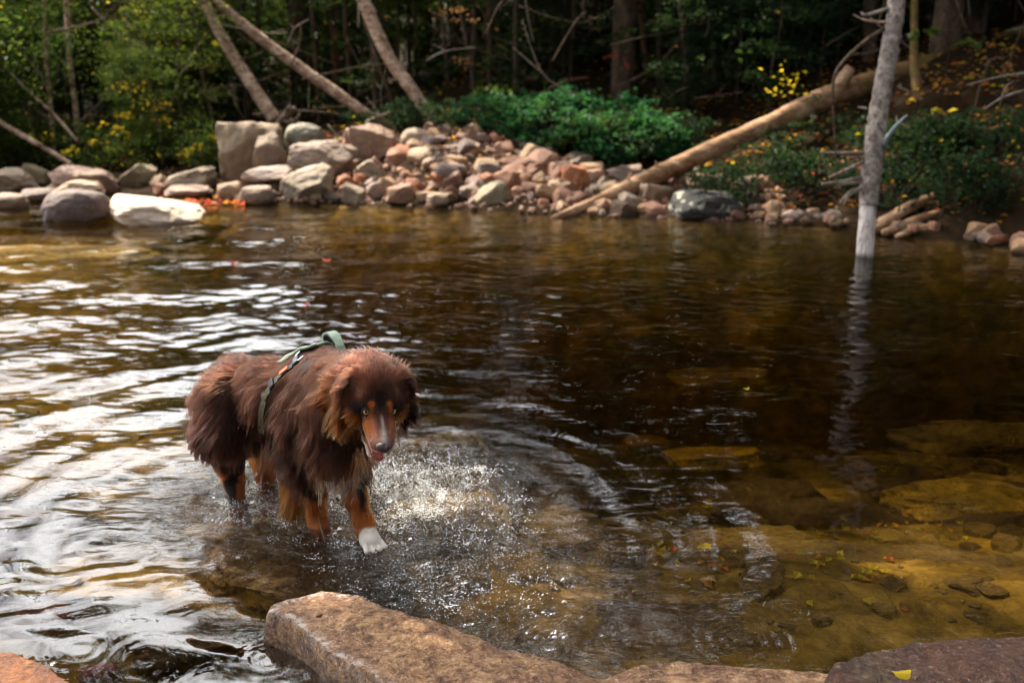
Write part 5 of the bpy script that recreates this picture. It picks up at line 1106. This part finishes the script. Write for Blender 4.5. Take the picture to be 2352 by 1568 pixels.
def make_fur(name, n, seed, guides, label=None, sel=None, lscale=1.0, pts=8, rad=.00060):
    r = np.random.default_rng(seed)
    A, B, C = bv[tri[:, 0]], bv[tri[:, 1]], bv[tri[:, 2]]; cr = np.cross(B-A, C-A); ar = np.linalg.norm(cr, axis=1); cen = (A+B+C)/3
    if sel is not None: ar = ar*sel(cen)
    k = r.choice(len(ar), n, p=ar/ar.sum()); u, v = r.random(n), r.random(n); fl = u+v > 1; u[fl], v[fl] = 1-u[fl], 1-v[fl]
    P = A[k]+(B-A)[k]*u[:, None]+(C-A)[k]*v[:, None]; N = grad(P)
    D, L, lift = fur_fields(P, N)
    sd_ = segd(P, STRAP); L = L*(.25+.75*sstep(.012, .035, sd_)); pd = segd(P, PANEL); L = L*(.15+.85*sstep(.04, .07, pd))
    stray = r.random(n) < .10; L = L*lscale*r.uniform(.75, 1.2, n)*np.where(stray & (L > .03), 1.3, 1); lift = lift*np.where(stray, 1.7, 1); ok = L > .002; P, N, D, L, lift = P[ok], N[ok], D[ok], L[ok], lift[ok]; n = len(P)
    D = D-N*(D*N).sum(1)[:, None]; D /= np.linalg.norm(D, axis=1)[:, None]+1e-9
    T = np.linspace(0, 1, pts)
    t = T[None, :, None]
    path = P[:, None]+L[:, None, None]*(D[:, None]*t*(1-.1*lift[:, None, None])+N[:, None]*(lift[:, None, None]*np.sin(t*1.9)*.62))
    path = path-UPV*(L[:, None, None]**1.0*.40*t**2)
    wv = np.stack([vnoise(path*22+j*5.) for j in (1, 2, 3)], -1); path = path+wv*L[:, None, None]*.20*t
    # keep above the skin
    s_ = sdf(path); g_ = grad(path.reshape(-1, 3)).reshape(path.shape); need = .002+.014*np.minimum(L[:, None], .08)/.08*T[None]*1.0; push = np.clip(need-s_, 0, .05)
    path = path+g_*push[..., None]; path[:, 0] = P
    # wet clumps: hairs gather on guides towards their tips
    gi = r.choice(n, min(guides, n), replace=False); kd = KDTree(len(gi))
    for j, q in enumerate(gi): kd.insert(P[q], j)
    kd.balance(); near = np.array([kd.find(p)[1] for p in P]); gp = path[gi][near]; gL = L[gi][near]
    same = np.exp(-np.linalg.norm(P-P[gi][near], axis=1)/.02)*(gL > L*.5)
    w = (.90*t**1.1)*(r.random(n) > .16)[:, None, None]*same[:, None, None]*sstep(.008, .03, L)[:, None, None]; path = path*(1-w)+gp*w
    col = coat_color(P+D*.004); cl = (r.uniform(.35, 1.0, len(gi))**1.2*1.5*(1+.9*(r.random(len(gi)) < .10)))[near]; cl = 1+(cl-1)*sstep(.006, .03, L); col = col*(cl*r.uniform(.75, 1.25, n))[:, None]
    hc = bpy.data.hair_curves.new(name); hc.add_curves([pts]*n)
    hc.attributes['position'].data.foreach_set('vector', (path-DO).astype(np.float32).ravel())
    ra = hc.attributes.get('radius') or hc.attributes.new('radius', 'FLOAT', 'POINT')
    rr_ = rad*(1-.75*T)[None]*np.ones((n, 1))*(.55+.45*sstep(.003, .03, L))[:, None]; ra.data.foreach_set('value', rr_.astype(np.float32).ravel())
    g_ = 1+(.35+1.0*T**.8-1)[None]*sstep(.01, .05, L)[:, None]; c4 = np.ones((n, pts, 4), np.float32); c4[..., :3] = np.clip(col[:, None]*g_[..., None], .0015, .95); at_ = hc.attributes.new('coat', 'FLOAT_COLOR', 'POINT'); at_.data.foreach_set('color', c4.ravel())  # roots darkened in colour to imitate shade between the locks
    hc.materials.append(M['fur']); o = obj(name, hc, dog)
    return o
s = NT('wet_fur'); a_ = s.n('ShaderNodeAttribute', attribute_name='coat'); hb = s.n('ShaderNodeBsdfHairPrincipled')
hb.model = 'CHIANG'; hb.parametrization = 'COLOR'; s.l(a_.outputs['Color'], hb.inputs['Color']); hb.inputs['Roughness'].default_value = .36; hb.inputs['Radial Roughness'].default_value = .4
hb.inputs['Coat'].default_value = .0; hb.inputs['IOR'].default_value = 1.27; s.l(hb.outputs[0], s.out.inputs['Surface']); M['fur'] = s.m
def headsel(c): return (np.minimum(np.linalg.norm(c-HCEN, axis=1), segd(c, [HL(0, 0, -.04), HL(0, .12, -.05)])+.055) < .125).astype(float)
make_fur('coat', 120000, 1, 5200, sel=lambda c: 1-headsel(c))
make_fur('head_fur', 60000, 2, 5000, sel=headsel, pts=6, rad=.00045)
# stray wet locks hanging to drip points
def locks(name, specs, color, n=26, seed=5):
    r = np.random.default_rng(seed); allp, cols = [], []
    sp2 = []
    for a, b, wd in specs:
        for _ in range(5):
            j = r.normal(0, wd*.9, 3); sp2.append((np.array(a)+j, np.array(a)+j*.7+(np.array(b)-np.array(a))*r.uniform(.45, 1.0)+r.normal(0, .004, 3), wd*.45))
    for a, b, wd in sp2:
        for _ in range(max(7, n//5)):
            t = np.linspace(0, 1, 9)[:, None]; o = r.normal(0, wd, 3)*.5; m = (a+b)/2+r.normal(0, .007, 3)+np.array((0, 0, 0))
            allp.append((1-t)**2*(a+o)+2*t*(1-t)*(m+o*.5)+t*t*b); cols.append(np.array(color)*r.uniform(.6, 1.4))
    hc = bpy.data.hair_curves.new(name); hc.add_curves([9]*len(allp)); hc.attributes['position'].data.foreach_set('vector', (np.array(allp)-DO).astype(np.float32).ravel())
    ra = hc.attributes.get('radius') or hc.attributes.new('radius', 'FLOAT', 'POINT'); ra.data.foreach_set('value', np.tile(.0005*(1-.6*np.linspace(0, 1, 9)), len(allp)).astype(np.float32))
    c4 = np.ones((len(cols), 4), np.float32); c4[:, :3] = np.array(cols); at_ = hc.attributes.new('coat', 'FLOAT_COLOR', 'CURVE'); at_.data.foreach_set('color', c4.ravel())
    hc.materials.append(M['fur']); obj(name, hc, dog)
locks('dark_lock', [(W(545, 1000, 3.0), W(520, 1062, 3.0), .01), (W(505, 1030, 3.0), W(490, 1058, 3.0), .008), (W(620, 1010, 2.9), W(612, 1072, 2.9), .01), (W(600, 1030, 2.92), W(590, 1085, 2.92), .008),
                    (W(670, 1030, 2.85), W(660, 1110, 2.85), .012), (W(905, 985, 2.44), W(905, 1030, 2.43), .006), (W(915, 975, 2.44), W(921, 1015, 2.44), .005), (W(855, 1045, 2.42), W(862, 1078, 2.42), .004),
                    (W(895, 1020, 2.42), W(891, 1055, 2.41), .004)], (.05, .018, .01))
locks('tan_lock', [(W(800, 1030, 2.66), W(812, 1125, 2.72), .012), (W(830, 1040, 2.55), W(838, 1090, 2.6), .010), (W(820, 1040, 2.6), W(800, 1118, 2.7), .010), (W(720, 1060, 2.76), W(738, 1140, 2.8), .016), (W(735, 1060, 2.76), W(722, 1130, 2.8), .014),
                   (W(705, 1090, 2.78), W(718, 1150, 2.82), .012)], (.10, .034, .011), 30, 6)
locks('white_lock', [(W(770, 1060, 2.76), W(775, 1145, 2.80), .022), (W(755, 1070, 2.78), W(748, 1140, 2.82), .018), (W(790, 1070, 2.76), W(800, 1120, 2.80), .014), (W(735, 1090, 2.77), W(733, 1165, 2.82), .010)], (.42, .32, .23), 60, 7)
# eyes
M['froth'] = None
def plain(name, color, rough, spec=.5, **kw):
    s = NT(name); return s.done(s.bsdf(color, rough, None, spec, **kw))
s = NT('amber_iris'); gp = s.obc(); dx = s.math('MULTIPLY', s.sep(gp, 0), 1.0); dz = s.sep(gp, 2)
rad_ = s.math('SQRT', s.math('ADD', s.math('POWER', dx, 2.0), s.math('POWER', dz, 2.0)))
cI = s.ramp(s.math('MULTIPLY', rad_, 100.0), ((.0, (.004, .003, .003)), (.33, (.004, .003, .003)), (.38, (.48, .29, .09)), (.58, (.58, .38, .15)), (.68, (.06, .03, .015)), (.74, (.03, .015, .01))))
M['iris'] = s.done(s.bsdf(cI, .06, None, .45))
def sphere_mesh(name, sc, mat, sub=4):
    V, f = ICO[sub]; return mesh_data(name, V*np.array(sc), f, [mat])
for s_ in (-1, 1):
    e = obj('eye', sphere_mesh('eye', (.0118, .0118, .0118), M['iris']), dog)
    # local -Y looks out of the eye; towards the camera, a little down
    c = HL(s_*.0315, .0048, -.0002); look = unit(np.array((0, 0, CAMH))-c+np.array((.0, 0, -.1))); look = unit(look*.75+HF*.15+HR*s_*.15)
    Rm = Matrix((tuple(unit(np.cross(-look, UPV))), tuple(-look), tuple(unit(np.cross(unit(np.cross(-look, UPV)), -look))))).transposed()
    e.matrix_local = Matrix.Translation(tuple(c-DO)) @ Rm.to_4x4()
    rim = curve_pts([HL(s_*.0315+.0118*math.cos(a), .0078-.0035*abs(math.cos(a))+(.001 if math.sin(a) > 0 else 0), +.0002+(.0092 if math.sin(a) > 0 else .0088)*math.sin(a)+s_*.0012*math.cos(a))-DO for a in np.linspace(0, 6.283, 13)], 40)
    obj('eyelid', tube_mesh('eyelid', rim, [.0023, .0023], plain('eyelid_skin', (.018, .009, .007), .7, .2), 40, 7, .05), dog)
# nose
V, f = ICO[4]; q = V*np.array((.0195, .0145, .0140))
q[:, 0] *= 1+.18*(V[:, 2]); q[:, 2] -= .002*(V[:, 1] > 0)*(np.abs(V[:, 0]) < .15)
for s_ in (-1, 1):
    dd_ = np.sqrt((V[:, 0]-s_*.52)**2*1.3+(V[:, 1]-.72)**2*.6+(V[:, 2]+.22)**2*2.4); q -= V*(.0060*np.exp(-(dd_/.24)**2))[:, None]
q[:, 1] -= .0022*np.exp(-(V[:, 0]/.07)**2)*(V[:, 1] > .2)*(V[:, 2] < .3)
NP = HL(0, .1045, -.0135)+np.outer(q[:, 0], HR)+np.outer(q[:, 1], HF)+np.outer(q[:, 2], HU)
s = NT('nose_leather'); M['nose'] = s.done(s.bsdf((.050, .026, .026), .33, s.bump(s.noise(s.pos(), 900, 2), .4, .001), .6))
obj('nose', mesh_data('nose', NP-DO, f[:, ::-1], [M['nose']]), dog)
# tongue
tt = np.linspace(0, 1, 22); cl_ = curve_pts([(-.002, -.02, -.066), (-.002, .03, -.074), (-.003, .062, -.078), (-.003, .080, -.086), (-.003, .085, -.098)], 22); wdt = np.interp(tt, [0, .5, .85, .95, 1], [.012, .014, .0165, .012, .003])
rings = []
for i in range(22):
    a = np.linspace(0, 6.283, 16, endpoint=False); th = .0035*np.interp(tt[i], [0, .9, 1], [1, 1, .4])
    dn = np.gradient(cl_, axis=0)[i]; dn = dn/np.linalg.norm(dn); nn = np.array((0, dn[2], -dn[1]))*-1
    rings.append(cl_[i]+np.outer(np.cos(a)*wdt[i], (1, 0, 0))+np.outer(np.sin(a)*th-.003*(np.cos(a)**2 < .2), nn))
q = np.concatenate(rings); TP = HE+np.outer(q[:, 0], HR)+np.outer(q[:, 1], HF)+np.outer(q[:, 2], HU)
obj('tongue', mesh_data('tongue', TP-DO, grid_faces(22, 16, True), [plain('tongue_flesh', (.42, .085, .085), .3, .6, Subsurface_Weight=.0)]), dog)
# dark lip edges along the open mouth
for s_ in (-1, 1):
    q = [HL(s_*.032, -.015, -.046)-DO, HL(s_*.026, .02, -.050)-DO, HL(s_*.021, .05, -.049)-DO, HL(s_*.012, .085, -.044)-DO]
    obj('lip', tube_mesh('lip', q, [.003, .0032, .0028, .0015], plain('lip_skin', (.16, .035, .035), .3, .6), 16, 7, .1), dog)
    q = [HL(s_*.033, -.018, -.052)-DO, HL(s_*.024, .02, -.078)-DO, HL(s_*.014-.003, .048, -.088)-DO, HL(s_*.002-.006, .062, -.090)-DO]
    obj('lip', tube_mesh('lip', q, [.003, .003, .003, .002], plain('lip_skin', (.16, .035, .035), .3, .6), 16, 7, .1), dog)
# harness
hs = empty('harness', (0, 0, 0)); hs.parent = dog
def ribbon(name, pts, nrm, width, thick, mat, n=30):
    P = curve_pts(pts, n); Nn = curve_pts(nrm, n); Nn /= np.linalg.norm(Nn, axis=1)[:, None]; T = np.gradient(P, axis=0); T /= np.linalg.norm(T, axis=1)[:, None]; B = np.cross(T, Nn)
    rings = np.stack((P+B*width/2+Nn*thick/2, P-B*width/2+Nn*thick/2, P-B*width/2-Nn*thick/2, P+B*width/2-Nn*thick/2), 1).reshape(-1, 3)
    f = np.vstack((grid_faces(n, 4, True), [[0, 1, 2, 3], [n*4-1, n*4-2, n*4-3, n*4-4]])); m = mesh_data(name, rings-DO, f, [mat], False); return obj(name, m, hs)
def lifted(pts, off): g_ = grad(np.array(pts)); return [p+n_*off for p, n_ in zip(pts, g_)], list(g_)
s = NT('olive_webbing'); q = s.mapped(s.obc(), (1, 1, 1)); wv_ = s.n('ShaderNodeTexVoronoi'); wv_.inputs['Scale'].default_value = 260; s.l(q, wv_.inputs['Vector'])
M['web'] = s.done(s.bsdf(s.ramp(wv_.outputs['Distance'], ((.25, (.30, .24, .10)), (.42, (.035, .035, .02)))), .7))
M['blackweb'] = plain('black_webbing', (.015, .015, .017), .6); M['buckle'] = plain('black_buckle', (.02, .025, .03), .3)
M['steel'] = plain('steel_ring', (.62, .70, .72), .22, .5, Metallic=1.0); M['orange'] = plain('orange_tag', (.85, .13, .02), .4)
s = NT('sage_cloth'); M['cloth'] = s.done(s.bsdf(s.mix(s.noise(s.pos(), 25, 4), (.20, .30, .20), (.42, .50, .38)), .75, s.bump(s.noise(s.pos(), 60, 4), .5, .01)))
sp, sn_ = lifted(STRAP, .028); ribbon('strap', sp[2:], sn_[2:], .021, .003, M['web'], 40)
ribbon('buckle_arm', [sp[1], (sp[1]+sp[2])/2, sp[2]+(sp[3]-sp[2])*.3], [sn_[1]]*3, .018, .006, M['blackweb'], 12)
ribbon('tag', [sp[2]+(sp[1]-sp[2])*.7+sn_[2]*.006, sp[2]+sn_[2]*.006], [sn_[2]]*2, .011, .003, M['orange'], 6)
def boxy(name, c, ax, n_, size, mat):
    V = []; b_ = unit(np.cross(ax, n_)); ax = unit(ax); n_ = unit(n_)
    for i in (-1, 1):
        for j in (-1, 1):
            for k in (-1, 1): V.append(c+ax*i*size[0]/2+b_*j*size[1]/2+n_*k*size[2]/2-DO)
    o = obj(name, mesh_data(name, V, [[0, 1, 3, 2], [4, 6, 7, 5], [0, 4, 5, 1], [2, 3, 7, 6], [0, 2, 6, 4], [1, 5, 7, 3]], [mat], False), hs)
    bv_ = o.modifiers.new('bevel', 'BEVEL'); bv_.width = min(size)*.3; bv_.segments = 2; return o
boxy('buckle', sp[3]+sn_[3]*.003, sp[4]-sp[2], sn_[3], (.024, .029, .011), M['buckle'])
boxy('slider', sp[4]+sn_[4]*.003, sp[5]-sp[3], sn_[4], (.020, .026, .009), M['web'])
boxy('buckle', (sp[1]+sp[0])/2+sn_[1]*.004, sp[2]-sp[0], sn_[1], (.022, .027, .010), M['buckle'])
c = sp[0]+sn_[0]*.006; t_ = unit(sp[1]-sp[0]); b_ = unit(np.cross(t_, sn_[0]))
obj('d_ring', tube_mesh('d_ring', [c+t_*.018*math.cos(a)+b_*.018*math.sin(a)-DO for a in np.linspace(-1.9, 1.9, 15)], [.0028, .0028], M['steel'], 40, 8, 0), hs)
# cloth panel lying on the back and the loop handle
pa = [hit(684, 834), hit(705, 822), hit(728, 822), hit(752, 824)]
XYc = [W(672, 828, 2.93), W(700, 818, 2.90), W(728, 819, 2.87), W(750, 822, 2.85)]
def panel():
    nu, nv = 26, 18; V = []
    for i in range(nu):
        a = i/(nu-1); c0 = curve_pts(XYc, 41)[int(a*40)]
        for j in range(nv):
            b = j/(nv-1)*2-1; p = c0+DSIDE*(b*(.072+.008*math.sin(a*3))-.022*DHEAD[0]/abs(DHEAD[0])*-1); x = p+UPV*.10
            for _ in range(60):
                if sdf(x) < .017+.006*math.sin(a*7+1)*(1-b*b): break
                x = x-UPV*.003
            V.append(x+UPV*(.004*vnoise(x*40)+.003*math.sin(b*9+a*4)))
    V = np.array(V); f = grid_faces(nu, nv); o = obj('back_panel', mesh_data('back_panel', V-DO, f, [M['cloth']]), hs); m = o.modifiers.new('thick', 'SOLIDIFY'); m.thickness = .006; m.offset = 1; return V.reshape(nu, nv, 3)
PV = panel()
a0, a1 = PV[-5, 9]+UPV*.004, PV[-1, 9]+UPV*.0
hd = unit(DHEAD)
ribbon('handle', [a0-hd*.012, a0-hd*.016+UPV*.020, a0+hd*.004+UPV*.034, a0+hd*.03+UPV*.030, a0+hd*.052+UPV*.010, a0+hd*.058-UPV*.004], [-hd, -hd*.9+UPV*.3, UPV, UPV*.8+hd*.6, hd, hd], .030, .005, M['cloth'], 30)
ribbon('handle_lining', [a0-hd*.006, a0-hd*.010+UPV*.018, a0+hd*.004+UPV*.028, a0+hd*.028+UPV*.024, a0+hd*.044+UPV*.008], [-hd, -hd*.9+UPV*.3, UPV, UPV*.8+hd*.6, hd], .0285, .003, M['blackweb'], 30)
cp_ = [W(725, 1088, 2.80), W(748, 1096, 2.765), W(772, 1092, 2.755), W(796, 1072, 2.76)]; cn_ = [camv(0, -.2, 1.0)]*4; ribbon('chest_strap', cp_, cn_, .024, .004, M['blackweb'], 20)
# pale streams of water running off the wet fur
s = NT('dripping_water'); g1 = s.n('ShaderNodeBsdfGlossy'); g1.inputs['Roughness'].default_value = .03; t1_ = s.n('ShaderNodeBsdfTransparent'); r1_ = s.n('ShaderNodeBsdfRefraction'); r1_.inputs['IOR'].default_value = 1.33
mA = s.n('ShaderNodeMixShader'); mA.inputs[0].default_value = .7; s.l(t1_.outputs[0], mA.inputs[1]); s.l(r1_.outputs[0], mA.inputs[2])
fA = s.n('ShaderNodeFresnel'); fA.inputs['IOR'].default_value = 1.45; mB = s.n('ShaderNodeMixShader'); s.l(fA.outputs[0], mB.inputs[0]); s.l(mA.outputs[0], mB.inputs[1]); s.l(g1.outputs[0], mB.inputs[2]); s.l(mB.outputs[0], s.out.inputs['Surface']); M['drip'] = s.m
streams = [[(735,1165,2.79),(732,1195,2.80),(742,1230,2.80),(748,1252,2.80)], [(812,1140,2.72),(803,1170,2.74),(806,1205,2.76),(822,1240,2.78)], [(803,1120,2.72),(790,1150,2.74),(788,1170,2.76)], [(590,1085,3.18),(578,1110,3.18)], [(612,1075,3.18),(600,1095,3.18),(598,1122,3.18)]]
sm = join_mesh('water_streams', [tube(curve_pts([W(*p) for p in st], 16), np.full(16, .0022), 6, .25, k, 60) for k, st in enumerate(streams)], M['drip'])
tag(obj('water_streams', sm), 'thin streams of water running off the wet dog fur', 'water streams', None, 'stuff')
# splash: droplets thrown up round the legs and lying as beads on the surface
s = NT('white_froth'); M['froth'] = s.done(s.bsdf((.88, .88, .86), .35, None, .6))
def froth():
    r = np.random.default_rng(14); V0, f0 = ICO[2][0], ICO[2][1]; import bmesh
    b1 = bmesh.new(); bmesh.ops.create_icosphere(b1, subdivisions=1, radius=1); V0 = np.array([v.co[:] for v in b1.verts]); f0 = np.array([[v.index for v in p.verts] for p in b1.faces]); b1.free()
    Vs, Fs, o = [], [], 0
    for px, py, R, n, hh in ((975, 1120, .22, 15000, .008), (985, 1150, .13, 8000, .022), (890, 1100, .11, 2600, .016), (690, 1180, .13, 3200, .008), (560, 1165, .10, 1800, .006), (880, 1215, .11, 2400, .010), (1010, 1330, .14, 2400, .018), (850, 1300, .16, 1200, .008), (1130, 1330, .20, 1400, .006), (640, 1120, .13, 1400, .006), (1080, 1230, .16, 2000, .008)):
        q = G(px, py)
        cl = r.normal(0, R*.55, (max(6, n//45), 2)); k = r.integers(len(cl), size=n); P = cl[k]+r.normal(0, R*.10, (n, 2))*np.array((1.6, .7)); z = np.abs(r.normal(0, hh, n)); wx = P+.03*np.stack((vnoise(xyz(P[:, 0]*12, P[:, 1]*12, 1)), vnoise(xyz(P[:, 0]*12, P[:, 1]*12, 5))), -1); rid = np.abs(vnoise(xyz(wx[:, 0]*22, wx[:, 1]*38, px))); okk = (rid < .17) | (r.random(n) < .06); P, z = P[okk], z[okk]; n = len(P)
        for j in range(n):
            s_ = r.uniform(.0005, .0015)*(1.2 if px > 950 and py < 1200 else 1); Vs.append(V0*s_*np.array((1.3, 1, .8))+np.array((q[0]+P[j, 0], q[1]+P[j, 1], z[j]))); Fs.append(f0+o); o += len(V0)
    return mesh_data('froth', np.vstack(Vs), np.vstack(Fs), [M['froth']])
tag(obj('froth', froth()), 'white froth and fine spray on the stirred water round the dog', 'froth', None, 'stuff')
def droplets():
    r = np.random.default_rng(12); V0, f0 = ICO[2]; Vs, Fs, o = [], [], 0
    src = [(980, 1130, .28, 1500, .03), (1060, 1200, .24, 600, .03), (640, 1160, .24, 500, .02), (1020, 1330, .16, 800, .045), (690, 1185, .08, 250, .02), (900, 1180, .14, 400, .03), (880, 1330, .14, 200, .03), (760, 1290, .22, 120, .03), (1330, 1420, .2, 90, .01), (740, 1400, .12, 40, .05)]
    for px, py, R, n, hh in src:
        q = G(px, py)
        for _ in range(n):
            a = r.uniform(0, 6.28); d = R*math.sqrt(r.random())*1.1; z = abs(r.normal(0, hh)); s_ = r.choice((.0011, .0016, .0024, .0036), p=(.45, .32, .18, .05))
            p = np.array((q[0]+math.cos(a)*d, q[1]+math.sin(a)*d, z)); sc_ = np.array((s_, s_, s_*r.uniform(.8, 1.8)))
            Vs.append(V0*sc_+p); Fs.append(f0+o); o += len(V0)
    return mesh_data('water_droplets', np.vstack(Vs), np.vstack(Fs), [M['drip']])
tag(obj('water_droplets', droplets()), 'droplets of water splashed up around the dog legs', 'droplets', None, 'stuff')
